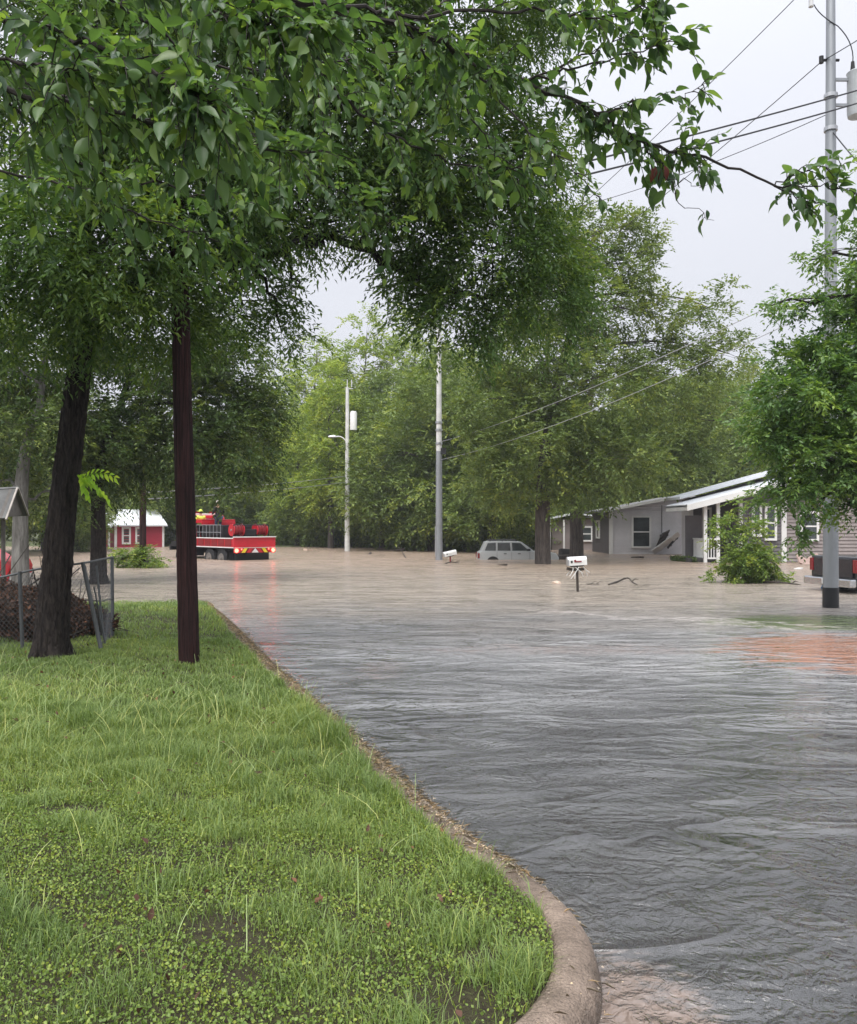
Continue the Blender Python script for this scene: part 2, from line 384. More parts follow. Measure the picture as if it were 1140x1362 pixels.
# kerb line (foot of the kerb), from the far end to the corner near the camera and round into the cross street
KP = [(-30, 21.2), (-9.5, 20.9), (-7.2, 20.6)]
KP += [tuple(on(px, py)[:2]) for px, py in ((270, 799), (290, 813), (322, 850), (358, 888), (402, 928), (470, 990), (543, 1060), (622, 1130), (702, 1187))]
KP += [(.61, 3.80), (.665, 3.55), (.66, 3.28), (.58, 2.98), (.40, 2.68), (.10, 2.44), (-.5, 2.22), (-1.6, 2.1), (-6, 2.0), (-30, 1.9)]
KL = spl([(x, y, 0) for x, y in KP], 6)
KA = np.array([(p.x, p.y) for p in KL])
def inside_dist(P):
    """signed distance inside the kerb line (positive on the lawn) for (n,2) points"""
    A = KA[:-1]; B = KA[1:]; AB = B-A; best = np.full(len(P), 1e9)
    for a, ab in zip(A, AB):
        t = np.clip(((P-a)@ab)/max(ab@ab, 1e-9), 0, 1); d = np.linalg.norm(P-(a+t[:, None]*ab), axis=1)
        best = np.minimum(best, d)
    # inside test (polygon)
    ins = np.zeros(len(P), bool); poly = np.vstack([KA, KA[:1]])
    for (x1, y1), (x2, y2) in zip(poly[:-1], poly[1:]):
        if y1 == y2: continue
        c = ((y1 > P[:, 1]) != (y2 > P[:, 1])) & (P[:, 0] < (x2-x1)*(P[:, 1]-y1)/(y2-y1)+x1); ins ^= c
    return np.where(ins, best, -best)
def vnoise(x, y, s, seed=0):
    x = x/s+seed*17.3; y = y/s+seed*9.1
    return (np.sin(x*1.7+1.3*np.sin(y*1.1+seed))+np.sin(y*2.1+1.7*np.sin(x*.9+2*seed))+np.sin((x+y)*1.3+seed*3))/3
def lawn_z(x, y, d):
    z = .135+.012*vnoise(x, y, .35, 1)+.02*vnoise(x, y, 1.3, 2)+np.clip(d-.3, 0, 6)*.018
    fall = np.clip((y-16.8)/3.6, 0, 1); z = z*(1-fall)+(-.06)*fall
    return np.where(d < .215, np.minimum(z, .115), z)
def prof_sweep(name, prof, m, j0, j1, jag=0, smooth=True):
    pts = KL[j0:j1]; v = []; k = len(prof)
    for i, p in enumerate(pts):
        t = (pts[min(i+1, len(pts)-1)]-pts[max(i-1, 0)]).normalized(); nrm = Vector((t.y, -t.x, 0))  # inward
        if inside_dist(np.array([[p.x+nrm.x*.05, p.y+nrm.y*.05]]))[0] < 0: nrm = -nrm
        fall = min(1, max(0, (p.y-14)/5.))
        for (o, z) in prof:
            if o < -.1: o *= .85+.3*math.sin(p.x*9+p.y*7)+.12*math.sin(p.x*31+p.y*23)
            v.append((p.x+nrm.x*o, p.y+nrm.y*o, z-fall*.16))
    f = [(i*k+q, i*k+q+1, (i+1)*k+q+1, (i+1)*k+q) for i in range(len(pts)-1) for q in range(k-1)]
    return link(name, npmesh(name, v, f, smooth=smooth), m)
conc = mat('kerb concrete', (.15, .115, .085), .75, 0, .28, 4, .9, 70, c2=(.37, .285, .225))
cn = conc.node_tree; cp = [n for n in cn.nodes if n.type == 'BSDF_PRINCIPLED'][0]; src = cp.inputs['Base Color'].links[0].from_socket
ct = N(cn, 'ShaderNodeTexCoord'); cs = N(cn, 'ShaderNodeSeparateXYZ'); cn.links.new(ct.outputs['Object'], cs.inputs[0])
c2_ = N(cn, 'ShaderNodeTexNoise'); c2_.inputs['Scale'].default_value = 11; c2_.inputs['Detail'].default_value = 7; cn.links.new(ct.outputs['Object'], c2_.inputs['Vector'])
ca = N(cn, 'ShaderNodeMath', operation='MULTIPLY_ADD'); ca.inputs[1].default_value = .14; cn.links.new(c2_.outputs['Fac'], ca.inputs[0]); cn.links.new(cs.outputs[2], ca.inputs[2])
cm_ = N(cn, 'ShaderNodeMapRange'); cm_.inputs[1].default_value = .10; cm_.inputs[2].default_value = .155; cm_.inputs[3].default_value = .42; cm_.inputs[4].default_value = 1; cn.links.new(ca.outputs[0], cm_.inputs[0])   # soaked margin above the water
cg = N(cn, 'ShaderNodeTexNoise'); cg.inputs['Scale'].default_value = 150; cg.inputs['Detail'].default_value = 3; cn.links.new(ct.outputs['Object'], cg.inputs['Vector'])
cr_ = N(cn, 'ShaderNodeMapRange'); cr_.inputs[1].default_value = .3; cr_.inputs[2].default_value = .7; cr_.inputs[3].default_value = .72; cr_.inputs[4].default_value = 1.2; cn.links.new(cg.outputs['Fac'], cr_.inputs[0])
cq = N(cn, 'ShaderNodeMath', operation='MULTIPLY'); cn.links.new(cm_.outputs[0], cq.inputs[0]); cn.links.new(cr_.outputs[0], cq.inputs[1])
cv = N(cn, 'ShaderNodeVectorMath', operation='SCALE'); cn.links.new(src, cv.inputs[0]); cn.links.new(cq.outputs[0], cv.inputs['Scale']); cn.links.new(cv.outputs[0], cp.inputs['Base Color'])
crr = N(cn, 'ShaderNodeMapRange'); crr.inputs[1].default_value = .42; crr.inputs[2].default_value = 1; crr.inputs[3].default_value = .25; crr.inputs[4].default_value = .8; cn.links.new(cm_.outputs[0], crr.inputs[0]); cn.links.new(crr.outputs[0], cp.inputs['Roughness'])
tag(prof_sweep('kerb', [(-.22, -.045), (-.16, -.026), (-.012, -.022), (0, -.01), (.010, .04), (.024, .085), (.048, .118), (.08, .132), (.13, .137), (.165, .135), (.182, .125), (.188, .07)], conc, 12, len(KL)), kind='structure')
# lawn
ys = np.concatenate([np.linspace(1.9, 8, 90), np.linspace(8.1, 21.3, 110)])
ss = np.concatenate([np.linspace(0, .15, 30), np.linspace(.16, 1, 42)])
def edge_x(y):
    o = []
    for q in y:
        c = [KA[i][0]+(q-KA[i][1])/(KA[i+1][1]-KA[i][1])*(KA[i+1][0]-KA[i][0]) for i in range(len(KA)-1) if (KA[i][1]-q)*(KA[i+1][1]-q) <= 0 and KA[i][1] != KA[i+1][1]]
        o.append(max(c) if c else -8)
    return np.array(o)
ex = edge_x(ys)
LX = (ex[:, None]-.2)+(-26-ex[:, None])*ss[None]; LY = np.repeat(ys[:, None], len(ss), 1)
D = inside_dist(np.stack([LX.ravel(), LY.ravel()], 1)); LZ = lawn_z(LX.ravel(), LY.ravel(), np.abs(D))
LZ = np.where(D < .02, -.1, LZ)
v = np.stack([LX.ravel(), LY.ravel(), LZ], 1); nx = len(ss)
f = [(j*nx+i, (j+1)*nx+i, (j+1)*nx+i+1, j*nx+i+1) for j in range(len(ys)-1) for i in range(nx-1)]
soil = mat('lawn soil', (.045, .028, .020), .95, 0, .3, 30, 1.0, 90, c2=(.075, .075, .030))
tag(link('lawn', npmesh('lawn', v, f, smooth=True), soil), kind='structure')

# far bank behind the trees
bk = MB(); prof = [(-140, -.7), (-60, .0)]
xs = np.linspace(-160, 170, 67); rows = [(0, -.6), (1.5, .03), (8, .25), (40, .8), (300, 2.5)]; vs = []
for x in xs:
    y0 = 76+6*math.sin(x*.06)+3*math.sin(x*.21+1)-(.16*max(0, x-8))
    for dy, z in rows: vs.append((x, y0+dy+math.sin(x*.9)*.3, z+.05*math.sin(x*1.7)))
k = len(rows); bk.add(vs, [(i*k+q, (i+1)*k+q, (i+1)*k+q+1, i*k+q+1) for i in range(len(xs)-1) for q in range(k-1)])
tag(bk.build('far_bank', mat('bank earth and grass', (.09, .085, .045), .95, 0, .3, .8, c2=(.10, .13, .05)), smooth=True), kind='structure')

# flood water: shallow and clear over the near road, with a painted grey sheen, brown and opaque farther out
def watermat():
    m, nt, p, o = base('flood water'); L = nt.links.new
    tc = N(nt, 'ShaderNodeTexCoord'); sx = N(nt, 'ShaderNodeSeparateXYZ'); L(tc.outputs['Object'], sx.inputs[0])
    def noise(scale, st=(1, 1, 1), det=4, dist=0., rough=.55):
        mp = N(nt, 'ShaderNodeMapping'); mp.inputs['Scale'].default_value = st; L(tc.outputs['Object'], mp.inputs[0])
        n = N(nt, 'ShaderNodeTexNoise'); n.inputs['Scale'].default_value = scale; n.inputs['Detail'].default_value = det
        n.inputs['Distortion'].default_value = dist; n.inputs['Roughness'].default_value = rough; L(mp.outputs[0], n.inputs['Vector']); return n.outputs['Fac']
    def mr(x, a, b, c=0., d=1., sm=True):
        n = N(nt, 'ShaderNodeMapRange'); n.interpolation_type = 'SMOOTHSTEP' if sm else 'LINEAR'
        for i, q in enumerate((a, b, c, d)): n.inputs[1+i].default_value = q
        L(x, n.inputs[0]); return n.outputs[0]
    def ma(op, a, b):
        n = N(nt, 'ShaderNodeMath', operation=op)
        for i, q in enumerate((a, b)):
            if isinstance(q, (int, float)): n.inputs[i].default_value = q
            else: L(q, n.inputs[i])
        return n.outputs[0]
    def mixc(fac, a, b):
        n = N(nt, 'ShaderNodeMix', data_type='RGBA'); L(fac, n.inputs[0])
        for i, q in ((6, a), (7, b)):
            if isinstance(q, tuple): n.inputs[i].default_value = (*q, 1)
            else: L(q, n.inputs[i])
        return n.outputs[2]
    Y = sx.outputs[1]; X = sx.outputs[0]
    big = noise(.55, (.45, 1, 1), 5, .6)                     # drifting plumes
    Yw = ma('ADD', Y, ma('MULTIPLY', ma('SUBTRACT', big, .5), 9.))
    col = mixc(mr(Yw, 10, 22), (.33, .332, .335), (.39, .335, .275))  # sky sheen on the nearer water is put into this pale grey
    col = mixc(mr(Yw, 22, 44), col, (.43, .325, .245))
    # red-brown plume at the right, thin ones drifting across the road
    def ell(cx, cy, rx, ry):
        a = ma('POWER', ma('DIVIDE', ma('SUBTRACT', X, cx), rx), 2.); b = ma('POWER', ma('DIVIDE', ma('SUBTRACT', Y, cy), ry), 2.)
        return ma('ADD', a, b)
    fine = noise(2.6, (.5, 1.3, 1), 6, 1.2, .65)
    fo0 = noise(4.2, (.55, 1.3, 1), 8, 2.5, .72)
    e1 = ma('ADD', ell(6.2, 11.9, 1.9, 1.9), ma('MULTIPLY', ma('SUBTRACT', fine, .5), 4.5))
    pl = ma('MULTIPLY', mr(e1, 1.5, .45, 0, 1.), mr(fo0, .38, .52, .35, 1.))
    e2 = ma('ADD', ell(2.4, 12.2, 3.2, .55), ma('MULTIPLY', ma('SUBTRACT', fine, .5), 6.))
    pl = ma('MAXIMUM', pl, ma('MULTIPLY', mr(e2, 1., .1, 0, .30), mr(fo0, .42, .62, .1, 1.)))
    e3 = ma('ADD', ell(-.55, 10.6, .35, .9), ma('MULTIPLY', ma('SUBTRACT', fine, .5), 4.))
    pl = ma('MAXIMUM', pl, ma('MULTIPLY', mr(e3, 1., .2, 0, .28), mr(fo0, .42, .62, .1, 1.)))
    col = mixc(pl, col, (.37, .185, .12))
    e4 = ma('ADD', ell(7.4, 15.6, 2.2, 1.3), ma('MULTIPLY', ma('SUBTRACT', fine, .5), 3.))   # turf showing just under the surface
    col = mixc(mr(e4, 1.3, .4, 0, .9), col, (.13, .18, .05))
    fo2 = noise(1.3, (.5, 1.4, 1), 7, 1.5, .65)
    # foam threads
    fo = noise(3.2, (.35, 1.6, 1), 7, 2.2, .7)
    foam = ma('MULTIPLY', mr(fo, .635, .70), mr(Y, 9, 15, .0, .5))
    gl0 = noise(.9, (1, 1, 1), 2, .5)
    e5 = ma('SUBTRACT', Y, ma('ADD', ma('ADD', 16.9, ma('MULTIPLY', ma('SUBTRACT', X, 3.5), -.62)), ma('MULTIPLY', ma('SUBTRACT', gl0, .5), 3.2)))     # standing line of foam off the kerb at the right
    line = ma('MULTIPLY', mr(ma('ABSOLUTE', ma('ADD', e5, ma('MULTIPLY', ma('SUBTRACT', fine, .5), 1.2)), 0), .42, .06), mr(X, 1.5, 3.5))
    line = ma('MULTIPLY', ma('MULTIPLY', line, mr(X, 8.2, 6.4)), mr(fo0, .44, .56, .15, 1.))
    foam = ma('MAXIMUM', foam, ma('MULTIPLY', line, mr(fo, .38, .52, .25, .95)))
    e6 = ma('ADD', ell(.74, 3.05, .30, .50), ma('MULTIPLY', ma('SUBTRACT', fo0, .5), 4.)); sh = mr(e6, 1.4, .1, 0, .8)   # silty sheet running off the gutter
    col = mixc(sh, col, (.235, .165, .125)); pl = ma('MAXIMUM', pl, sh)
    col = mixc(foam, col, (.66, .60, .56))
    turb = ma('ADD', ma('MULTIPLY', mr(Yw, 3.5, 13, .26, 1.), mr(fo2, .30, .70, .55, 1.25)), ma('MULTIPLY', pl, .8)); turb = ma('MINIMUM', ma('ADD', turb, foam), 1.)
    # ripples
    w1 = noise(4.2, (.85, 1, 1), 1.5, 1.6, .5); w2 = noise(12, (1.1, 1, 1), 2, 1.8, .5); w3 = noise(1.1, (.50, 1, 1), 1.5, 1.4, .5); w4 = noise(34, (.85, 1, 1), 1, 1.2, .5)
    gust = noise(.7, (.5, 1, 1), 3, 1.2); g1 = mr(gust, .35, .65, .45, 1.3)
    ridge = ma('SUBTRACT', 1., ma('ABSOLUTE', ma('MULTIPLY', ma('SUBTRACT', w3, .5), 2.6), 0))       # standing crests of the current
    h = ma('ADD', ma('MULTIPLY', w1, .060), ma('MULTIPLY', ma('POWER', ridge, 3.), .055))
    h = ma('ADD', h, ma('MULTIPLY', ma('ADD', ma('MULTIPLY', w2, .029), ma('MULTIPLY', w4, .0042)), g1))
    bp = N(nt, 'ShaderNodeBump'); bp.inputs['Strength'].default_value = 1; bp.inputs['Distance'].default_value = 1.0
    L(h, bp.inputs['Height'])
    nt.nodes.remove(p)
    dif = N(nt, 'ShaderNodeBsdfDiffuse'); L(col, dif.inputs[0]); L(bp.outputs[0], dif.inputs['Normal'])
    tr = N(nt, 'ShaderNodeBsdfTransparent'); tr.inputs[0].default_value = (.80, .82, .82, 1)
    m1 = N(nt, 'ShaderNodeMixShader'); L(turb, m1.inputs[0]); L(tr.outputs[0], m1.inputs[1]); L(dif.outputs[0], m1.inputs[2])
    gl = N(nt, 'ShaderNodeBsdfGlossy'); L(mr(Y, 6, 45, .03, .18), gl.inputs['Roughness']); L(bp.outputs[0], gl.inputs['Normal'])
    fr = N(nt, 'ShaderNodeFresnel'); fr.inputs[0].default_value = 1.55; L(bp.outputs[0], fr.inputs['Normal'])
    m2 = N(nt, 'ShaderNodeMixShader'); L(fr.outputs[0], m2.inputs[0]); L(m1.outputs[0], m2.inputs[1]); L(gl.outputs[0], m2.inputs[2])
    L(m2.outputs[0], o.inputs[0]); return m
g = MB(); g.add([(-380, -60, 0), (380, -60, 0), (380, 560, 0), (-380, 560, 0)], [(0, 1, 2, 3)])
tag(g.build('flood_water', watermat()), kind='structure')

# ================================================================== LAWN GRASS (stuff)
def in_view(P, mpx=90):
    px = HX+P[:, 0]/P[:, 1]*F; py = HY+1.6*F/P[:, 1]
    return (px > -mpx-60) & (px < 1140+mpx) & (py < 1362+170)
def sample_lawn(n, y0, y1, dmin=.185, x0=-12, x1=1.):
    P = np.stack([rng.uniform(x0, x1, n), rng.uniform(y0, y1, n)], 1); P = P[in_view(P)]
    d = inside_dist(P); k = d > dmin; return P[k], d[k]
bare = [(285, 1240, .16, .09), (95, 1085, .22, .06), (232, 1066, .13, .05), (330, 1262, .10, .05), (190, 1146, .12, .04), (640, 1272, .10, .05), (610, 1335, .16, .10), (60, 1215, .09, .04), (320, 1305, .07, .03), (300, 1130, .14, .04), (30, 1060, .12, .04)]
bare = [(*on(px, py, .15)[:2], a, b) for px, py, a, b in bare]
def bareness(P):
    o = np.zeros(len(P))
    for bx, by, a, b in bare:
        q = ((P[:, 0]-bx)/a)**2+((P[:, 1]-by)/(b*1.6))**2+.35*vnoise(P[:, 0], P[:, 1], .05, 4)
        o = np.maximum(o, np.clip(1.4-q, 0, 1))
    return o*.8
def blades(P, z, h, w, curl, tone, upd=None):
    n = len(P); az = rng.uniform(0, 2*np.pi, n); lean = curl*rng.uniform(.3, 1.3, n)
    dx, dy = np.cos(az)*lean, np.sin(az)*lean
    fx = az+np.pi/2+rng.normal(0, .5, n); wx, wy = np.cos(fx)*w/2, np.sin(fx)*w/2
    b = np.stack([P[:, 0], P[:, 1], z-.01], 1)
    mid = b+np.stack([dx*h*.38, dy*h*.38, h*.62], 1); tip = b+np.stack([dx*h, dy*h, h*(1-.30*lean)], 1)
    s = np.stack([wx, wy, np.zeros(n)], 1)
    v = np.stack([b-s*.8, b+s*.8, mid+s*.75, mid-s*.75, tip], 1).reshape(-1, 3)
    i = np.arange(n)[:, None]*5; f = np.concatenate([i+np.array([[0, 1, 2]]), i+np.array([[0, 2, 3]]), i+np.array([[3, 2, 4]])], 1).reshape(-1, 3)
    return v, f, np.repeat(tone, 5)
VS, FS, TS = [], [], []; off = 0
def push(v, f, t):
    global off
    VS.append(v); FS.append(f+off); TS.append(t); off += len(v)
for (n, y0, y1, hh, ww, x0) in ((140000, 2.3, 4.6, .050, .0036, -3.2), (160000, 4.4, 7.5, .058, .0046, -5), (160000, 7.2, 12, .060, .0065, -7.5), (110000, 11.5, 20.4, .060, .011, -12)):
    P, d = sample_lawn(n, y0, y1, x0=x0); 
    tuft = vnoise(P[:, 0], P[:, 1], .16, 3)+.6*vnoise(P[:, 0], P[:, 1], .5, 5)
    near = np.clip((5.6-P[:, 1])/1.2, 0, 1)           # broad-leaved cover takes over nearer the camera
    keep = (rng.uniform(size=len(P)) > bareness(P)*1.1) & (rng.uniform(size=len(P)) > near*np.clip(.62-.55*tuft, 0, .85))
    P, d, tuft, near = P[keep], d[keep], tuft[keep], near[keep]
    z = lawn_z(P[:, 0], P[:, 1], d)
    zone = np.clip(1-np.abs(P[:, 1]-6.6)/2.2, 0, 1)
    edge = np.clip(1-(d-.2)/.35, 0, 1)
    h = hh*rng.uniform(.5, 1.35, len(P))*(1+.55*np.clip(tuft, -.7, 1))*(1+.75*zone)*(1+.5*edge)
    tone = np.clip(.48+.20*tuft*-.5+.24*vnoise(P[:, 0], P[:, 1], .9, 8)+rng.normal(0, .2, len(P))+.15*zone, 0, 1)
    push(*blades(P, z, h, ww*rng.uniform(.6, 1.4, len(P)), .75, tone))
P, d = sample_lawn(2600, 3.0, 4.6, x0=-3)                  # longer blades in tufts
tf = vnoise(P[:, 0], P[:, 1], .16, 3); k = tf > .15; P, d = P[k], d[k]
push(*blades(P, lawn_z(P[:, 0], P[:, 1], d), rng.uniform(.10, .19, len(P)), .005*np.ones(len(P)), .8, rng.uniform(.3, .9, len(P))))
gv, gf, gt = np.concatenate(VS), np.concatenate(FS), np.concatenate(TS)
tag(link('lawn_grass', npmesh('lawn_grass', gv, gf, gt), M['grass']), 'bright green uncut lawn grass between the kerb and the fence', 'grass', kind='stuff'); TRIS += len(gf)
# pale seed stalks
P, d = sample_lawn(3200, 5.0, 10.0, x0=-5.5); k = rng.uniform(size=len(P)) < np.exp(-((P[:, 1]-7.0)/1.25)**2)+.08; P, d = P[k], d[k]
P2, d2 = sample_lawn(30, 3.0, 5.2, x0=-3); P = np.vstack([P, P2]); d = np.concatenate([d, d2])
n = len(P); h = rng.uniform(.10, .33, n); az = rng.uniform(0, 2*np.pi, n); z = lawn_z(P[:, 0], P[:, 1], d); VS, FS, TS = [], [], []; off = 0
seg = 5; lean = rng.uniform(.1, 1.5, n)
ring = []
for s_ in range(seg+1):
    t = s_/seg; c = np.stack([P[:, 0]+np.cos(az)*lean*h*t**1.7, P[:, 1]+np.sin(az)*lean*h*t**1.7, z+h*(t-.35*lean*t*t)], 1)
    wv = np.stack([np.full(n, .0021*(1-.5*t)), np.zeros(n), np.zeros(n)], 1); ring.append(c-wv); ring.append(c+wv)
v = np.stack(ring, 1).reshape(-1, 3); i = np.arange(n)[:, None]*(2*(seg+1))
f = np.concatenate([np.concatenate([i+np.array([[2*q, 2*q+1, 2*q+3]]), i+np.array([[2*q, 2*q+3, 2*q+2]])], 1) for q in range(seg)], 1).reshape(-1, 3)
tag(link('grass_stalks', npmesh('grass_stalks', v, f, np.repeat(rng.uniform(0, 1, n), 2*(seg+1))), M['straw']), 'pale straw coloured seed stalks bending over the long lawn grass', 'grass stalks', kind='stuff')
# low broad-leaved ground cover
P, d = sample_lawn(420000, 2.4, 6.0, x0=-3.8); tf = vnoise(P[:, 0], P[:, 1], .16, 3)+.6*vnoise(P[:, 0], P[:, 1], .5, 5)
k = (rng.uniform(size=len(P)) < np.clip(.72-.6*tf, 0, 1)*np.clip((5.9-P[:, 1])/1.1, 0, 1)*.42) & (rng.uniform(size=len(P)) > bareness(P)*1.05); P, d = P[k], d[k]
n = len(P); pos = np.stack([P[:, 0], P[:, 1], lawn_z(P[:, 0], P[:, 1], d)+rng.uniform(.004, .045, n)], 1)
a = rdir(n, .15); nn = rdir(n, 1.1); L_ = rng.uniform(.006, .0165, n)
v, f, k_ = place(T4, pos, frames(a, nn), L_, L_*.75)
tag(link('ground_cover', npmesh('ground_cover', v, f, np.repeat(np.clip(.5+.2*vnoise(P[:, 0], P[:, 1], .12, 6)+rng.normal(0, .2, n), 0, 1), k_)), M['clover']), 'low yellow-green clover and weeds creeping through the near lawn', 'ground cover', kind='stuff'); TRIS += len(f)
P, d = sample_lawn(700, 2.6, 12, x0=-5); n = len(P); L_ = rng.uniform(.02, .055, n)
v, f, k_ = place(T4, np.stack([P[:, 0], P[:, 1], lawn_z(P[:, 0], P[:, 1], d)+rng.uniform(.02, .06, n)], 1), frames(rdir(n, 0), rdir(n, 1.5)), L_, L_*.5)
tag(link('fallen_leaves', npmesh('fallen_leaves', v, f, np.repeat(rng.uniform(.2, 1, n), k_)), M['leaf_brown']), 'scattered dead brown leaves lying in the lawn grass', 'fallen leaves', kind='stuff')
# drifted straw, grit and leaves along the kerb
Pk = []
for i in range(len(KL)-1):
    p = KL[i]; q = KL[i+1]
    if 3.75 < p.y < 20 and p.x > -6 or (p.y <= 3.75 and p.x > .4): 
        m_ = int((q-p).length*2300); t = rng.uniform(0, 1, m_)[:, None]; b = np.array([(p.x, p.y)])*(1-t)+np.array([(q.x, q.y)])*t
        tt = (q-p).normalized(); nr = np.array([-abs(tt.y), -abs(tt.x)*np.sign(tt.x*tt.y+1e-9)*-1]); 
        o_ = rng.normal(.03, .045+.03*min(1, max(0, (p.y-3.8)/2)), m_)[:, None]; b = b+nr*o_; 
        if p.y < 4.0: b = b[rng.uniform(size=m_) < .035]
        Pk.append(b)
P = np.concatenate(Pk); n = len(P); dd = inside_dist(P); z = np.interp(dd, [-.3, -.02, .0, .03, .09, .2], [.002, .003, .02, .09, .137, .142])+rng.uniform(0, .015, n)-np.clip((P[:, 1]-14)/5, 0, 1)*.13
a = rdir(n); a[:, 2] *= .25; L_ = np.where(rng.uniform(size=n) < .35, rng.uniform(.03, .08, n), rng.uniform(.005, .016, n)); wd = np.where(L_ > .025, .0022, L_*.7)
v, f, k_ = place(T2, np.stack([P[:, 0], P[:, 1], z], 1), frames(a, rdir(n, 2)), L_, wd)
tag(link('drift_litter', npmesh('drift_litter', v, f, np.repeat(rng.uniform(0, 1, n), k_)), M['driftstuff']), 'straw, grit and dead leaves drifted along the flooded kerb', 'litter', kind='stuff')

# ================================================================== TREES
def B(px, py, Y, rx, ry, rz, d=1.0): p = at(px, py, Y); return (p.x, p.y, p.z, rx, ry, rz, d)
def TP(px, py, Y, r): p = at(px, py, Y); return (p.x, p.y, p.z, r)
# A: leaning dark trunk by the fence, long limb over the street, drooping fine leaves
A_base = on(66, 868, .22)
make_tree('pecan_tree', 'big dark tree with a leaning trunk by the fence, crown arching over the street', A_base,
    [(A_base.x, A_base.y, .1, .215), TP(72, 800, A_base.y, .178), TP(82, 690, A_base.y, .156), TP(97, 560, A_base.y, .140), TP(108, 455, A_base.y, .130), TP(110, 330, A_base.y+.2, .120), TP(104, 180, A_base.y+.3, .12), TP(90, -20, A_base.y+.4, .09), TP(80, -260, A_base.y+.3, .05)],
    [B(60, 60, 10.2, 2.0, 1.8, 1.2), B(120, 330, 9.4, 1.3, 1.3, .75, 1.1), B(20, 370, 9.6, 1.1, 1.2, .8), B(250, 240, 10.3, 1.4, 1.5, .9), B(290, 90, 10.6, 1.7, 1.6, 1.2), B(200, 420, 10.6, .9, 1.0, .45, 1.1),
     B(320, 400, 11.2, .45, .6, .50, .8), B(395, 260, 10.8, .9, 1.0, .45), B(470, 130, 11, 1.5, 1.4, 1.2), B(400, -90, 10.5, 2.2, 2, 1.2), B(620, -40, 11, 1.7, 1.7, 1.0), B(600, 170, 11.2, 1.2, 1.2, .9), B(560, 310, 11.6, .8, .8, .55, 1.1),
     B(640, 330, 11.6, .85, .8, .95, 1.2), B(700, 230, 11.8, .75, .8, .6), B(712, 365, 12, .66, .6, .78, 1.3), B(600, 425, 11.5, .44, .4, .44, 1.3), B(750, 395, 12.1, .34, .4, .50, 1.2), B(655, 430, 11.8, .35, .4, .34, 1.1), B(540, 380, 11.6, .35, .4, .4, 1.), B(395, 385, 11.4, .20, .3, .36, .6), B(375, 440, 11.2, .15, .3, .26, .6), B(60, -200, 10, 2.6, 2.2, 1.2, .8), B(180, 180, 9.8, 1.2, 1.2, .9), B(340, 300, 10.6, .7, .8, .32, .8), B(520, 240, 11.2, .9, 1, .6)],
    29, 10, 11, .40, .092, .33, 'leaf_pecan', 'bark', .55, limb_r=.04, sub=11, relief=True, tside=72,
    limbs=[[TP(108, 440, A_base.y, .11), TP(150, 392, 10.4, .10), TP(240, 352, 10.6, .085), TP(330, 346, 10.8, .075), TP(400, 322, 11, .065), TP(455, 318, 11.2, .055), TP(520, 352, 11.4, .045), TP(590, 385, 11.5, .035), TP(680, 395, 11.8, .02)],
           [TP(110, 300, A_base.y, .10), TP(220, 210, 10.6, .085), TP(380, 160, 10.9, .07), TP(520, 140, 11.1, .05), TP(660, 190, 11.5, .03)],
           [TP(104, 150, A_base.y, .09), TP(260, 20, 10.6, .07), TP(450, -40, 10.9, .05), TP(640, -60, 11.1, .03)]])
# limb visible under the canopy (bowed dark bough)
# C: pale trunk at the far left, D: round dark crown behind the wooden pole
Cb = on(27, 757, .0)
make_tree('elm_tree', 'pale-barked tree with a forked trunk behind the brush pile at far left', (at(27, 757, 24).x, 24, -.2),
    [TP(27, 790, 24, .26), TP(27, 730, 24, .22), TP(28, 660, 24, .19), TP(34, 600, 24, .15), TP(52, 540, 24, .10), TP(60, 470, 24, .06)],
    [B(30, 560, 24.5, 2.4, 1.8, 1.2), B(-60, 480, 24, 2.4, 2, 1.6), B(60, 470, 25, 1.8, 1.8, 1.3), B(85, 650, 25.5, 1.0, 1.0, 1.0, .7), B(0, 640, 26, 1.2, 1, .9, .7)],
    11, 9, 9, .5, .145, .45, 'leaf_dark', 'bark_pale', .4, limb_r=.06)
make_tree('hackberry_tree', 'round-crowned dark green tree behind the wooden pole, hanging low over the rescue truck', (at(130, 760, 26).x, 26, -.3),
    [TP(131, 780, 26, .26), TP(131, 720, 26, .22), TP(131, 660, 26, .2), TP(138, 600, 26, .16), TP(160, 540, 26.3, .1), TP(180, 470, 26.5, .05)],
    [B(318, 585, 27, 1.35, 1.4, 1.75, 1.2), B(235, 570, 27, 1.9, 1.7, 1.9, 1.1), B(165, 590, 26.5, 1.6, 1.5, 1.5, 1.1), B(340, 545, 27.5, 1.0, 1.1, .9), B(210, 450, 27, 2.6, 2.0, 1.6), B(300, 480, 27, 1.6, 1.5, 1.0), B(120, 620, 26, 1.0, 1, .9, .9)],
    14, 9, 9, .5, .145, .45, 'leaf_dark', 'bark', .5, limb_r=.06)
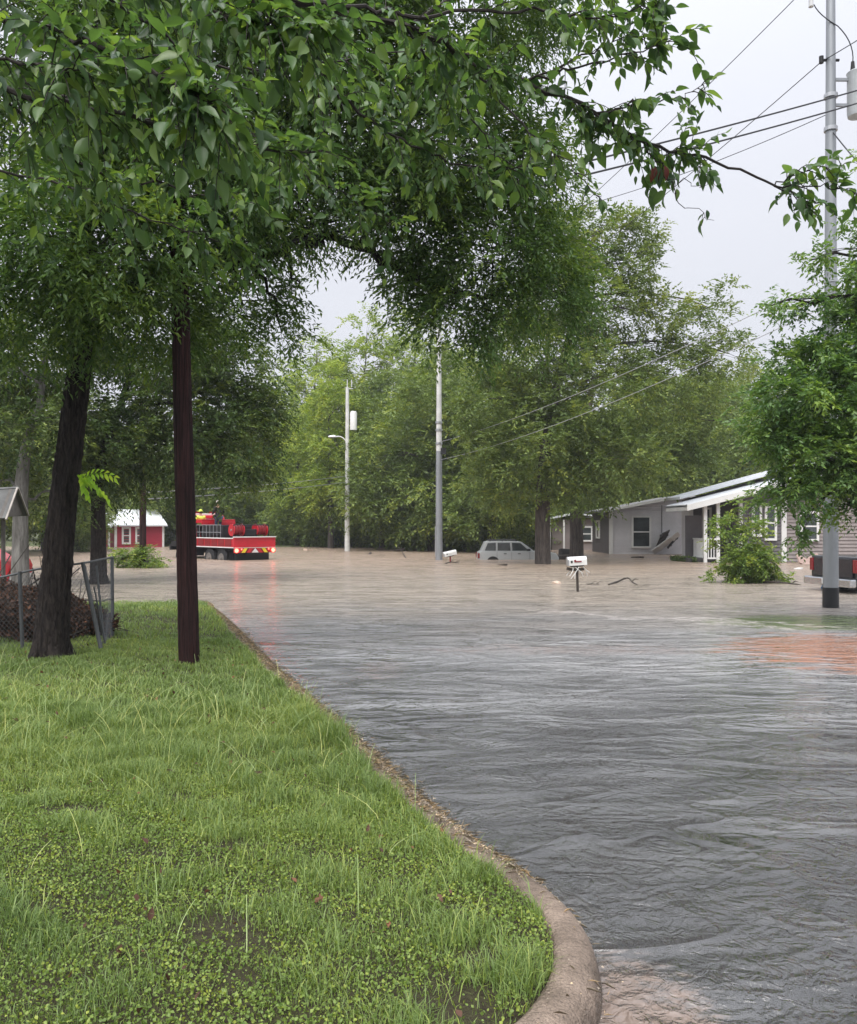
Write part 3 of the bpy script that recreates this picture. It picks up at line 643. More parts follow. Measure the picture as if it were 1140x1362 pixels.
# G: the tall olive tree in the flood by the wagon, H the one beside it
make_tree('oak_tree', 'tallest olive-green tree, its trunk standing in brown water before the silver wagon', (on(722, 750, 0).x, on(722, 750, 0).y, -.4),
    [TP(722, 775, 39.5, .40), TP(722, 735, 39.5, .36), TP(722, 680, 39.5, .34), TP(726, 600, 39.5, .27), TP(745, 500, 39.5, .2), TP(770, 400, 40, .13), TP(790, 310, 40, .06)],
    [B(715, 590, 38.5, 2.9, 2.4, 2.1), B(650, 530, 39, 1.5, 2, 1.6), B(700, 470, 39, 2.0, 2.2, 1.8), B(790, 520, 39, 2.7, 2.4, 2.2), B(740, 390, 39.5, 1.6, 1.8, 1.7), B(805, 400, 39.5, 2.1, 2.0, 2.0, .9), B(790, 310, 40, 1.9, 1.7, 1.3, .8), B(855, 305, 40, 1.0, 1.0, .5, .8), B(740, 330, 40, 1.0, 1.0, .9, .8),
     B(880, 420, 40, 1.4, 1.3, .9, .75), B(945, 410, 41, 1.3, 1.2, .8, .6), B(900, 500, 40.5, 2.2, 1.8, 1.5, .85), B(970, 470, 41, 1.2, 1.2, 1.1, .62), B(840, 350, 40, 1.2, 1.2, .9, .7), B(820, 610, 38.5, 2.4, 2.0, 1.2, .9), B(760, 655, 38.5, 1.1, 1.2, .8, .8), B(660, 640, 39.5, 1.3, 1.4, .9)],
    8.6, 9, 9, .72, .20, .45, 'leaf_olive', 'bark_far', .3, limb_r=.06, sub=8)
make_tree('oak_tree.001', 'leafy tree left of the pale grey house, second trunk standing in the flood', (on(767, 741, 0).x, on(767, 741, 0).y, -.4),
    [TP(767, 760, 48, .42), TP(767, 725, 48, .38), TP(767, 670, 48, .34), TP(775, 600, 48, .25), TP(790, 500, 48, .12)],
    [B(770, 600, 48, 3.0, 2.5, 2.2), B(860, 600, 48, 3.0, 2.5, 2.2, .9), B(900, 560, 49, 2.6, 2.3, 2.4, .6), B(800, 650, 46.5, 1.8, 1.4, .7, .8), B(950, 560, 49, 2.2, 2, 2.4, .5)],
    7.5, 9, 9, .75, .23, .45, 'leaf_olive', 'bark_far', .3, limb_r=.09)
# I: tree at the right edge with flat sprays in front of the steel pole
make_tree('boxelder_tree', 'fresh green tree at the right edge, its sprays crossing the tall steel pole', (8.6, 15.5, -.1),
    [(8.6, 15.5, -.2, .22), (8.5, 15.5, 2.2, .18), (8.3, 15.4, 4.5, .14), (8.2, 15.3, 7, .09), (8.1, 15.2, 9, .04)],
    [B(1078, 478, 15.0, .75, .9, .15), B(1150, 462, 15.3, .6, 1.0, .22), B(1050, 528, 14.8, .75, .9, .20), B(1120, 548, 15, .9, 1.0, .34, 1.0), B(1038, 588, 14.8, .50, .8, .20), B(1100, 612, 15, .95, 1.0, .38, 1.0), B(1052, 652, 14.7, .46, .5, .24, 1.), B(1150, 510, 15.3, .7, .9, .4), B(1160, 610, 15.2, 1.0, 1.1, .7),
     B(1150, 398, 15.3, .4, .7, .13, .8), B(1070, 402, 14.8, .45, .4, .07, .8), B(1022, 408, 14.8, .25, .3, .05, .6), B(1080, 345, 15, .33, .4, .05, .7), B(1160, 335, 15.3, .3, .5, .3, .7), B(1135, 290, 15.2, .15, .3, .12, .5), B(1158, 225, 15.3, .22, .3, .4, .5), B(1128, 428, 15, .45, .6, .14, .8), B(1100, 500, 15, .45, .6, .16, .8), B(1128, 372, 15.1, .3, .4, .08, .7),
     B(1062, 700, 14.8, .18, .25, .20, .8), B(1128, 672, 15, .35, .4, .16, .8), B(1010, 562, 14.7, .3, .4, .09, .8), B(1210, 420, 15.5, .9, .9, 1.6)],
    44, 9, 9, .30, .100, .44, 'leaf_right', 'bark', .35, limb_r=.045, sub=8)
print('tris after mid trees', TRIS)
# far trees: three builds, copied with obj.copy()
def far_proto(name, label, blobs, leafm, lab_r, h, dens=4.6, leaf=.29):
    tr = [(0, 0, -.5, lab_r), (0, 0, h*.2, lab_r*.8), (.2, 0, h*.5, lab_r*.5), (.3, .1, h*.8, lab_r*.2)]
    return make_tree(name, label, (0, 0, 0), tr, blobs, dens, 8, 8, .95, leaf, .48, leafm, 'bark_far', .3, limb_r=.09, sub=6)
dome = far_proto('broadleaf_tree', 'x', [(0, 0, 4, 4.2, 4, 2.6), (-2, 0, 7, 3, 3, 2.4), (2.2, .5, 7.5, 3, 3, 2.6), (0, -.5, 10, 2.8, 2.6, 2.2), (3.5, 0, 4.5, 2.4, 2.2, 2), (-3.8, 0, 4.2, 2.2, 2.2, 2)], 'leaf_mid', .35, 12)
tall = far_proto('ash_tree', 'x', [(0, 0, 6, 3, 3, 2.6), (-1.5, 0, 10, 2.4, 2.4, 2.2, .8), (1.8, .4, 10.5, 2.2, 2.2, 2, .75), (0, 0, 14, 2.6, 2.3, 2, .62), (-2.2, 0, 13.5, 1.3, 1.4, 1.1, .5), (2.6, 0, 14, 1.3, 1.2, 1.2, .5), (.5, 0, 16.8, 1.7, 1.5, 1.3, .5), (2.6, 0, 7, 2, 2, 1.8)], 'leaf_pale', .32, 17)
bushy = far_proto('thicket_tree', 'x', [(0, 0, 2.6, 3.6, 3, 2.6), (2.5, 0, 3.8, 2.4, 2.4, 2.2), (-2.6, 0, 4.2, 2.4, 2.4, 2.2), (0, 0, 6, 2.6, 2.4, 1.8)], 'leaf_mid', .25, 6.5)
FT = [  # proto, px, distance, scale, label
 (dome, 575, 60, 1.02, 'rounded mid-green tree right behind the middle steel pole'),
 (dome, 655, 57, .90, 'rounded green tree behind the parked silver wagon'),
 (dome, 510, 68, 1.0, 'leafy green tree rising just right of the street lamp pole'),
 (dome, 610, 72, 1.35, 'large green tree in the second row, behind the middle steel pole'),
 (tall, 480, 84, 1.22, 'tall pale airy tree whose top reaches the sky above the street lamp'),
 (tall, 555, 88, 1.30, 'tall pale green airy tree left of the middle steel pole top'),
 (tall, 415, 80, 1.05, 'yellow-green slender tree just left of the street lamp pole'),
 (tall, 620, 92, 1.15, 'airy pale tree whose tip shows right of the middle pole top'),
 (dome, 395, 92, 1.05, 'mid-green tree low over the far end of the flooded street'),
 (bushy, 345, 88, 1.1, 'bushy tree behind the tailboard of the rescue truck'),
 (bushy, 432, 72, .85, 'low tree hanging over the water left of the street lamp'),
 (bushy, 545, 62, .75, 'bushy tree with its skirts in the water left of the middle pole'),
 (bushy, 620, 60, .75, 'bushy tree in the shade left of the silver wagon'),
 (bushy, 690, 64, 1.0, 'dark tree filling the shade behind the trunk of the tallest tree'),
 (bushy, 300, 82, 1.0, 'dark green tree directly beyond the two men on the truck'),
 (dome, 240, 78, .9, 'green tree right of the red house, half behind the wooden pole'),
 (dome, 150, 92, .95, 'green tree whose crown stands over the roof of the red house'),
 (dome, 850, 78, 1.25, 'dark green tree over the roof of the pale grey house'),
 (dome, 935, 80, 1.25, 'green tree over the join between the two grey houses'),
 (bushy, 1010, 74, 1.5, 'dark tree behind the white metal roof'),
 (dome, 60, 60, .9, 'green tree seen behind the fence at the far left'),
 (dome, -30, 52, .95, 'green tree cut by the left edge behind the small shelter'),
 (bushy, 105, 58, .55, 'low bushy tree left of the red house'),
 (dome, 1100, 78, 1.3, 'green tree behind the steel pole above the taupe house wall'),
 (tall, 700, 84, 1.05, 'pale tree in the back row behind the tallest tree'),
 (tall, 350, 96, 1.0, 'pale tree far down the street above the truck'),
 (tall, 440, 67, .82, 'bright yellow-green tree overlapping the street lamp pole from behind'),
 (tall, 395, 72, .72, 'small bright yellow-green tree right of the round dark crown'),
 (bushy, 385, 74, .80, 'green thicket at the water edge just right of the rescue truck'),
 (bushy, 470, 76, .85, 'green thicket at the water edge behind the foot of the street lamp'),
 (bushy, 500, 70, .75, 'green thicket at the water edge between street lamp and middle pole'),
 (bushy, 585, 66, .70, 'green thicket directly behind the foot of the middle steel pole'),
 (bushy, 270, 76, .85, 'green thicket behind the cab of the rescue truck'),
 (bushy, 225, 80, .9, 'green thicket right of the red house by the wooden pole'),
 (bushy, 745, 72, .9, 'green thicket between the two trunks in the flood'),
 (dome, 310, 80, 1.0, 'mid-green tree straight above the person on the truck'),
 (dome, 450, 90, 1.3, 'broad green tree behind the street lamp'),
 (dome, 540, 80, 1.3, 'broad green tree between the street lamp and the middle pole'),
 (dome, 780, 70, 1.15, 'green tree over the left end of the pale grey house roof'),
 (dome, 1000, 90, 1.5, 'large green tree behind the ridge of the white metal roof'),
 (dome, 90, 84, 1.2, 'large green tree behind the left part of the leaning trunk'),
]
used = set()
for (pr, px, Y, s, lab) in FT:
    o = pr if pr.name not in used else copy_tree(pr)
    used.add(pr.name); o.location = (at(px, 0, Y).x, Y, -.3 if Y < 76 else .2); o.scale = (s*random.uniform(.92, 1.08), s, s); o.rotation_euler = (0, 0, random.uniform(0, 6.28)) if o is not pr else (0, 0, 0)
    tag(o, lab, 'tree', 'trees along the far side of the flood')
# far woods, one mass
n = 1700; X_ = rng.uniform(-75, 95, n); Z_ = rng.uniform(0, 1, n)**.8; top = 9.5+2.5*np.sin(X_*.11)+1.5*np.sin(X_*.29+1)
c = np.stack([X_, 108+rng.uniform(0, 12, n)+Z_*3, Z_*top], 1)
p, a, nn, t, _ = sprays(c, norm(rdir(n)*.6+np.array([0, -1., .3])), 6, 6, 1.5, .4, .3)
L_ = .62*rng.uniform(.7, 1.3, len(p)); v, f, k_ = place(T2, p, frames(a, nn), L_, L_*.5); TRIS += len(f)
tag(link('far_woods', npmesh('far_woods', v, f, np.repeat(t, k_)), M['leaf_mid']), 'distant belt of woods closing the view beyond the flood', 'woods', kind='stuff')
print('tris after far trees', TRIS)

# ---- B: the near tree whose boughs hang into the top of the picture
Broot = empty('shade_tree', (-4.2, 4.2, .2)); tag(Broot, 'nearest tree, long boughs of large pointed leaves hanging across the top', 'tree')
Bo = Vector((-4.2, 4.2, .2))
tb = MB(); tb.tube([p-Bo for p in spl([(-4.2, 4.2, .1), (-4.15, 4.2, 1.5), (-4.0, 4.25, 3.2), (-3.8, 4.3, 5.2), (-3.7, 4.3, 7)], 5)], list(np.linspace(.26, .08, 21)), 12); tb.build('trunk', M['bark'], Broot, True)
def PP(l): return [at(*q) for q in l]
boughs = [  # (path px,py,Y), base radius, leafiness, twig length
 ([(-260, -60, 4.2), (60, -40, 4.3), (330, -10, 4.5), (540, 35, 4.7), (620, 75, 4.8), (700, 108, 4.85), (790, 152, 4.9), (860, 190, 5.0), (940, 210, 5.1), (1030, 248, 5.2), (1100, 268, 5.3)], .020, 1.3, .26),
 ([(330, -10, 4.5), (470, 10, 4.5), (560, 18, 4.6), (690, 14, 4.7), (780, 20, 4.7), (860, 10, 4.8)], .014, 1, .26),
 ([(700, 108, 4.85), (760, 95, 4.8), (840, 70, 4.8), (905, 50, 4.8)], .008, 1.2, .2),
 ([(790, 152, 4.9), (850, 140, 4.8), (900, 130, 4.8), (945, 110, 4.8)], .007, 1.3, .16),
 ([(620, 75, 4.8), (680, 150, 4.7), (730, 195, 4.7), (800, 262, 4.7)], .007, .9, .18),
 ([(860, 190, 5.0), (885, 232, 5.0), (905, 268, 5.0), (950, 293, 5.0)], .005, .22, .05),
 ([(870, 195, 5.0), (890, 235, 5.0), (925, 250, 5.0), (945, 225, 5.0)], .004, .12, .05),
 ([(-260, -60, 4.0), (0, 20, 3.7), (120, 60, 3.5), (230, 110, 3.4), (300, 150, 3.4)], .016, 1.5, .26),
 ([(-260, 60, 4.4), (0, 120, 4.2), (150, 150, 4.2), (300, 190, 4.4), (430, 200, 4.6)], .018, 1.4, .30),
 ([(0, 120, 4.2), (100, 215, 4.6), (230, 250, 4.8), (330, 270, 4.9)], .010, 1.2, .28),
 ([(-260, -150, 4.0), (100, -70, 3.9), (260, 0, 3.7), (350, 30, 3.6), (430, 30, 3.6)], .016, 1.5, .26),
 ([(330, -10, 4.5), (420, 90, 4.6), (480, 150, 4.8), (560, 200, 5.0), (640, 225, 5.0), (720, 220, 5.0)], .012, 1.2, .28),
 ([(330, -10, 4.5), (400, 60, 5.0), (430, 170, 5.2), (400, 190, 5.2), (330, 180, 5.2)], .010, 1.1, .28),
 ([(540, 35, 4.7), (600, 120, 5.2), (650, 190, 5.3), (700, 250, 5.4)], .008, 1.2, .26),
 ([(60, -40, 4.3), (180, 20, 4.8), (300, 90, 5.2), (450, 80, 5.2), (580, 60, 5.2)], .012, 1.2, .3),
 ([(-200, 200, 5.5), (60, 240, 5.5), (200, 290, 5.6), (330, 330, 5.8)], .010, 1.1, .3),
 ([(-200, -100, 5.0), (150, -30, 5.2), (350, 60, 5.4), (500, 110, 5.6), (600, 100, 5.7)], .010, 1.2, .3),
 ([(-200, 20, 5.4), (100, 130, 5.6), (260, 180, 5.8), (420, 240, 6), (520, 300, 6)], .010, 1.1, .32),
 ([(-260, -20, 3.6), (-60, 60, 3.5), (60, 90, 3.4), (120, 100, 3.3)], .010, 1.5, .22),
 ([(540, 35, 4.7), (640, -20, 4.8), (760, -30, 4.9), (840, -20, 4.9)], .010, 1.2, .22),
 ([(700, 108, 4.85), (800, 60, 4.9), (860, 20, 4.9), (880, -20, 4.9)], .006, 1.2, .18),
 ([(1030, 248, 5.2), (1060, 262, 5.2), (1085, 285, 5.2)], .005, 2.2, .10),
 ([(1030, 248, 5.2), (1070, 225, 5.2), (1120, 220, 5.2)], .005, 2.4, .11),
 ([(1040, 250, 5.2), (1110, 250, 5.2), (1165, 275, 5.2)], .005, 2.2, .12),
]
bm_ = MB(); lp, la, ln_ = [], [], []
for bi, (path, r0, lf, tl) in enumerate(boughs):
    pts = spl(PP(path), 6); pts = [p+Vector(rng.normal(0, .012, 3)) if 0 < i < len(pts)-1 else p for i, p in enumerate(pts)]
    if bi in (0, 7, 8, 10): pts = [Vector((-4.0, 4.25, 3.4+.2*bi*.3))]+pts
    rad = list(np.linspace(r0, r0*.25, len(pts))); bm_.tube([p-Bo for p in pts], rad, 6)
    Ltot = sum((pts[i+1]-pts[i]).length for i in range(len(pts)-1))
    nt_ = int(Ltot*(12 if bi in (5, 6) else 15 if bi < 5 or 21 < bi < 24 else 19)*lf)
    for q in range(nt_):
        s = rng.uniform(.12 if bi else .30, 1); 
        if bi == 0 and (.80 < s < .985): continue
        fi = s*(len(pts)-1); i = min(int(fi), len(pts)-2); p = pts[i].lerp(pts[i+1], fi-i); t = (pts[i+1]-pts[i]).normalized()
        d = (t*.6+Vector(rng.normal(0, .62, 3))+Vector((0, 0, -.12))).normalized(); L = tl*rng.uniform(.4, 1.2)
        tw = bez(p, p+d*L*.5+Vector((0, 0, .02)), p+d*L+Vector((0, 0, -.25*L)), 5); bm_.tube([x-Bo for x in tw], [.0032, .0028, .0024, .002, .0012], 4)
        m_ = max(2, int(L/.027))
        for k in range(m_):
            u = (k+1)/m_; j = min(int(u*4), 3); pp = tw[j].lerp(tw[j+1], u*4-j)
            sd = d.cross(Vector((0, 0, 1))).normalized()*(1 if k % 2 else -1)
            ax = (d*.55+sd*.7+Vector(rng.normal(0, .3, 3))+Vector((0, 0, -.45))) if k < m_-1 else d+Vector((0, 0, -.3))
            lp.append(pp-Bo); la.append(ax.normalized()); ln_.append((Vector((0, 0, 1))+Vector(rng.normal(0, .5, 3))).normalized())
# the few hanging leaves that stand alone against the sky
for px, py in ((846, 240), (800, 272), (876, 228), (1048, 290), (1062, 300), (1088, 310), (940, 285), (712, 130)):
    lp.append(at(px, py-6, 4.95)-Bo); la.append(Vector((rng.normal(0, .2), 0, -1)).normalized()); ln_.append(Vector((rng.normal(0, .4), -1, .3)).normalized())
bm_.build('branches', M['twig'], Broot, True)
lp, la, ln_ = np.array(lp), np.array(la), np.array(ln_)
Ll = .042+.075*rng.uniform(0, 1, len(lp))**1.9; Lw = Ll*rng.uniform(.42, .56, len(lp)); tone = np.clip(rng.normal(.48, .28, len(lp)), 0, 1)
W_ = lp+np.array(Bo)+la*.04; px = HX+W_[:, 0]/W_[:, 1]*F; py = HY-(W_[:, 2]-EYE)/W_[:, 1]*F
inf = (px > 0) & (px < 1140) & (py > 0) & (py < 400)
size = np.where(inf, Ll/W_[:, 1]*np.abs(np.linalg.norm(np.cross(la, norm(W_-np.array([0, 0, EYE]))), axis=1)), 0)
pick = np.argsort(-size)[:300]; rest = np.setdiff1d(np.arange(len(lp)), pick)
tpls = [T12(.15, .25, .0), T12(.3, .18, .02), T12(.05, .35, .01), T12(.4, .28, .02)]
Fr = frames(la, ln_)
vs, fs, ts = [], [], []; o_ = 0
for q in range(4):
    r_ = rest[q::4]; v, f, k_ = place(tpls[q], lp[r_], Fr[r_], Ll[r_], Lw[r_]); vs.append(v); fs.append(f+o_); o_ += len(v); ts.append(np.repeat(tone[r_], k_))
tag(link('foliage', npmesh('foliage', np.concatenate(vs), np.concatenate(fs), np.concatenate(ts), smooth=True), M['leaf_near'], Broot), kind='stuff')
lm_ = []
for q in range(4):
    for tq in (.15, .4, .65, .9):
        tv, tf_ = tpls[q]; lm_.append(npmesh('leaf', tv*np.array([.5, 1, 1]), tf_, np.full(len(tv), tq), smooth=True)); lm_[-1].materials.append(M['leaf_near'])
redm = npmesh('leaf', tpls[1][0]*np.array([.5, 1, 1]), tpls[1][1], np.full(len(tpls[1][0]), .5), smooth=True); redm.materials.append(M['leaf_red'])
def leafobj(me, p, fr, L):
    o = bpy.data.objects.new('leaf', me); C.objects.link(o); o.parent = Broot
    m3 = Matrix([list(r_) for r_ in fr]).to_4x4(); o.matrix_local = Matrix.Translation(Vector(p)) @ m3 @ Matrix.Diagonal((L, L, L, 1)); return o
for i in pick[:296]: leafobj(lm_[int(i) % 4*4+int(min(3, tone[i]*4))], lp[i], Fr[i], Ll[i])
for px, py in ((872, 222), (880, 224), (884, 220)):
    p = at(px, py, 4.95)-Bo; fr = frames(np.array([[rng.normal(0, .3), .1, -1.]]), np.array([[rng.normal(0, .5), -1., .2]]))[0]
    leafobj(redm, p, fr, .085)['label'] = 'dead red-brown leaf'
print('near leaves', len(lp))

# lime coloured young leaves sprouting by the leaning trunk
sp = empty('young_sprout', at(120, 655, 10.2)); tag(sp, 'bright lime sprout of young compound leaves beside the leaning trunk', 'sprout')
so_ = Vector(sp.location); stp = MB(); P_, A_, N_ = [], [], []
for (x0, y0, x1, y1, x2, y2) in ((108, 640, 125, 622, 152, 634), (108, 640, 128, 640, 144, 664), (105, 640, 108, 628, 112, 650), (106, 636, 118, 628, 130, 650), (106, 640, 116, 650, 118, 660)):
    c = bez(at(x0, y0, 10.25), at(x1, y1, 10.1), at(x2, y2, 10.05), 9); stp.tube([p-so_ for p in c], .003, 4)
    for i in range(1, 9):
        for s in (-1, 1):
            P_.append(c[i]-so_); A_.append(((c[i]-c[i-1]).normalized()*.4+Vector((.15*s, -.1, -.8 if s > 0 else .1))).normalized()); N_.append(Vector((rng.normal(0, .3), -.8, .6)))
stp.build('stem', M['leaf_lime'], sp)
n = len(P_); v, f, k_ = place(T4, np.array(P_), frames(np.array(A_), np.array(N_)), rng.uniform(.08, .13, n), rng.uniform(.032, .045, n))
tag(link('leaves', npmesh('leaves', v, f, np.repeat(rng.uniform(0, 1, n), k_)), M['leaf_lime'], sp), kind='stuff')

# ================================================================== POLES AND WIRES
wb = on(252, 880, .17); r = .118
wp = empty('utility_pole', (wb.x, wb.y, .1)); tag(wp, 'dark red-brown wooden pole standing in the grass, nearest of all the poles', 'utility pole')
t = MB(); top = at(236, 255, wb.y)-Vector((wb.x, wb.y, .1)); pts = [Vector((0, 0, 0)).lerp(top, i/59) for i in range(60)]
t.tube(pts, [r*(1-.0031*i) for i in range(60)], 56); furrow(t.build('post', M['pole_wood'], wp, True), 7, .009, .12, 2)
t = MB(); t.tube([top+Vector((0, 0, -.25)), top+Vector((.12, .18, -.25))], .02, 6); t.tube([top+Vector((.12, .18, -.30)), top+Vector((.12, .18, -.18))], .04, 8); t.build('insulator', M['ceramic'], wp)
wp2b = on(190, 755, 0); wp2 = empty('utility_pole', (wp2b.x, wp2b.y, -.3)); tag(wp2, 'thin dark wooden pole standing in water in front of the red house', 'utility pole')
t = MB(); t.tube([(0, 0, 0), (0, 0, 3), (0, 0, 7.2)], [.145, .135, .115], 12); t.build('post', M['pole_wood'], wp2, True)
t = MB(); t.box((0, 0, 6.8), (1.0, .1, .12)); t.build('crossarm', M['pole_wood'], wp2)
# right steel pole
rb = on(1105, 808, 0); rp = empty('steel_pole', (rb.x, rb.y, -.3)); tag(rp, 'tall grey steel pole with a black band at its foot and a drum transformer', 'utility pole')
t = MB(); t.tube([(0, 0, .7), (0, 0, 7), (0, 0, 14.4)], [.158, .125, .085], 20); t.build('shaft', M['steel'], rp, True)
t = MB(); t.tube([(0, 0, 0), (0, 0, .73)], [.166, .163], 20); t.build('foot_band', M['blackpaint'], rp, True)
zt = lambda py: at(0, py, rb.y).z+.3
t = MB(); tx = .57; t.tube([(tx, 0, zt(155)), (tx, 0, zt(150)), (tx, 0, zt(100)), (tx, 0, zt(97)), (tx, 0, zt(95))], [.19, .205, .205, .22, .18], 20); tf0 = t.build('transformer', M['trans'], rp, True)
t = MB(); t.tube([(tx-.1, 0, zt(96)), (tx-.1, 0, zt(82))], [.055, .035], 8); t.build('bushing', M['black'], tf0)
t = MB(); t.tube(bez((tx-.1, 0, zt(84)), (tx-.1, -.1, zt(60)), (.1, -.1, zt(38)), 8)+bez((.1, -.1, zt(38)), (-.3, -.1, zt(24)), (-.36, 0, zt(6)), 7)[1:], .012, 5); t.build('lead_wire', M['wire'], rp)
t = MB(); t.tube([(-.42, 0, zt(9)), (-.42, 0, zt(-14))], [.055, .05], 8); t.tube([(-.42, 0, zt(-6)), (0, 0, zt(-4))], .02, 6); t.build('cutout', M['ceramic'], rp)
t = MB(); [t.box((.2, 0, zt(q)), (.4, .05, .06)) for q in (106, 140)]; t.build('bracket', M['steel'], rp)
t = MB(); t.tube([(-.22, 0, zt(80)), (.18, 0, zt(80))], .03, 6); t.tube([(-.2, 0, zt(84)), (-.2, 0, zt(75))], .05, 8); t.build('insulator', M['black'], rp)
for q in (128, 172, 374): t = MB(); t.tube([(0, 0, zt(q)-.04), (0, 0, zt(q)+.04)], .14, 14); t.build('clamp', M['alu'], rp)
# middle steel pole
mb = on(584, 745, 0); mp = empty('steel_pole', (mb.x, mb.y, -.4)); tag(mp, 'grey steel pole rising from brown water in the middle of the view', 'utility pole')
hz = lambda py: at(0, py, mb.y).z+.4
t = MB(); t.tube([(0, 0, 0), (0, 0, hz(600))], [.185, .155], 14); t.build('shaft', M['steel'], mp, True)
t = MB(); t.tube([(0, 0, hz(601)), (0, 0, hz(425))], [.150, .10], 14); t.build('upper_shaft', M['pole_pale'], mp, True)
t = MB(); t.box((.22, -.02, hz(600)), (.28, .24, .3)); t.build('junction_box', M['black'], mp)
t = MB(); t.tube([(-.18, 0, hz(740)), (-.18, 0, hz(700))], .03, 6); t.build('conduit', M['alu'], mp)
for q in (562, 572, 590): t = MB(); t.tube([(0, 0, hz(q)-.05), (0, 0, hz(q)+.05)], .18, 10); t.build('clamp', M['alu'], mp)
# lamp pole
lb = on(462, 733, 0); lmp = empty('street_lamp', (lb.x, lb.y, -.4)); tag(lmp, 'pale pole with a street lamp arm and a white transformer, farthest down the street', 'street lamp')
lz = lambda py: at(0, py, lb.y).z+.4
t = MB(); t.tube([(0, 0, 0), (0, 0, lz(515))], [.19, .11], 12); t.build('post', M['pole_pale'], lmp, True)
t = MB(); t.tube([(.42, 0, lz(572)), (.42, 0, lz(550)), (.42, 0, lz(547))], [.24, .24, .18], 14); t.build('transformer', M['white'], lmp, True)
t = MB(); t.tube(bez((0, 0, lz(590)), (-.3, 0, lz(578)), (-.8, 0, lz(581)), 6), .035, 6); t.build('arm', M['white'], lmp)
t = MB(); t.tube([(-.75, 0, lz(581)), (-.95, 0, lz(580.5)), (-1.28, 0, lz(581))], [.06, .11, .07], 8); t.build('lamp_head', M['alu'], lmp, True)
t = MB(); [t.tube([(x, 0, lz(515)), (x, 0, lz(505))], .035, 6) for x in (0, .3)]; t.tube([(-.1, 0, lz(517)), (.4, 0, lz(517))], .03, 6); t.build('insulators', M['ceramic'], lmp)
# climbing leaves on the lamp pole
pts = []; 
for s0, s1 in ((610, 628), (655, 662), (668, 676), (685, 690), (700, 712), (590, 600)):
    for _ in range(70): q = rng.uniform(s0, s1); a = rng.uniform(0, 6.28); pts.append((lb.x+math.cos(a)*.19, lb.y+math.sin(a)*.19, at(0, q, lb.y).z))
pts = np.array(pts)-np.array([lb.x, lb.y, -.4]); L_ = rng.uniform(.08, .17, len(pts)); v, f, k_ = place(T2, pts, frames(rdir(len(pts), -.4), rdir(len(pts))), L_, L_*.6)
tag(link('climbing_ivy', npmesh('climbing_ivy', v, f, np.repeat(rng.uniform(0, .7, len(pts)), k_)), M['leaf_mid'], lmp), kind='stuff')
def wire(label, a, b, sag, r, name='power_line', n=18):
    a, b = Vector(a), Vector(b); t = MB(); pts = []
    for i in range(n+1):
        u = i/n; p = a.lerp(b, u); p.z -= 4*sag*u*(1-u); pts.append(p-a)
    t.tube(pts, r, 5); o = t.build(name, M['alu' if 'pale' in label or 'far' in label else 'wire'], None, True); o.location = a; tag(o, label, 'wire', 'overhead wires'); return o
Pm = lambda py: at(584, py, mb.y); Pr = lambda py: at(1105, py, rb.y)
wtop = at(236, 275, wb.y)
wire('upper of two thick cables from the right steel pole towards the wooden pole', at(1250, 88, 19), at(240, 340, wb.y), .12, .016)
wire('lower of two thick cables from the right steel pole towards the wooden pole', at(1250, 104, 19), at(240, 352, wb.y), .16, .016)
wire('thin wire leaving the insulator at the top of the right steel pole', at(1095, 80, rb.y), Pm(470), .55, .010)
wire('thin wire from the insulator out past the transformer to the right edge', at(1098, 79, rb.y), at(1240, -10, 16), .02, .010)
wire('highest thin wire, crossing the open sky above the boughs', Pr(-50), Pm(428), .5, .010)
wire('pale cable low over the tallest tree, between the two steel poles', Pr(368), Pm(588), .35, .010)
wire('lower pale cable over the tallest tree', Pr(404), Pm(612), .4, .010)
wire('thin wire parting from the thick cables, sloping down into the hanging foliage', Pr(150), at(640, 300, 30), .4, .009)
wire('short cable from the clamp of the right steel pole to the edge', Pr(172), at(1200, 270, 16), .1, .014)
wire('upper of two far wires over the rescue truck', at(190, 655, wp2b.y), at(461, 633, lb.y), .12, .022)
wire('lower of two far wires over the rescue truck', at(190, 664, wp2b.y), at(461, 641, lb.y), .12, .022)

# ================================================================== HOUSES
def siding(x0, x1, y, z0, top, pitch, m, parent, name='siding', along='x', face=-1, d=.045):
    """lap boards; top(u) gives the wall height; face is the outward sign"""
    t = MB(); z = z0
    while True:
        zt_ = z+pitch
        a0, a1 = x0, x1
        if min(top(x0), top(x1)) < z+.01:
            us = np.linspace(x0, x1, 200); ok = [u for u in us if top(u) > z+.01]
            if not ok: break
            a0, a1 = ok[0], ok[-1]
        q0, q1 = min(zt_, top(a0)), min(zt_, top(a1))
        f0, f1 = y+face*(d+.03), y+face*.03
        P = [(a0, f0, z), (a1, f0, z), (a1, f1, q1), (a0, f1, q0), (a0, y, z), (a1, y, z), (a1, y, q1), (a0, y, q0)]
        if along == 'y': P = [(p[1], p[0], p[2]) for p in P]
        t.add(P, [(0, 1, 2, 3), (4, 5, 6, 7), (0, 1, 5, 4), (3, 2, 6, 7), (0, 3, 7, 4), (1, 2, 6, 5)])
        z = zt_
        if z > max(top(u) for u in np.linspace(x0, x1, 30)): break
    return t.build(name, M[m], parent)
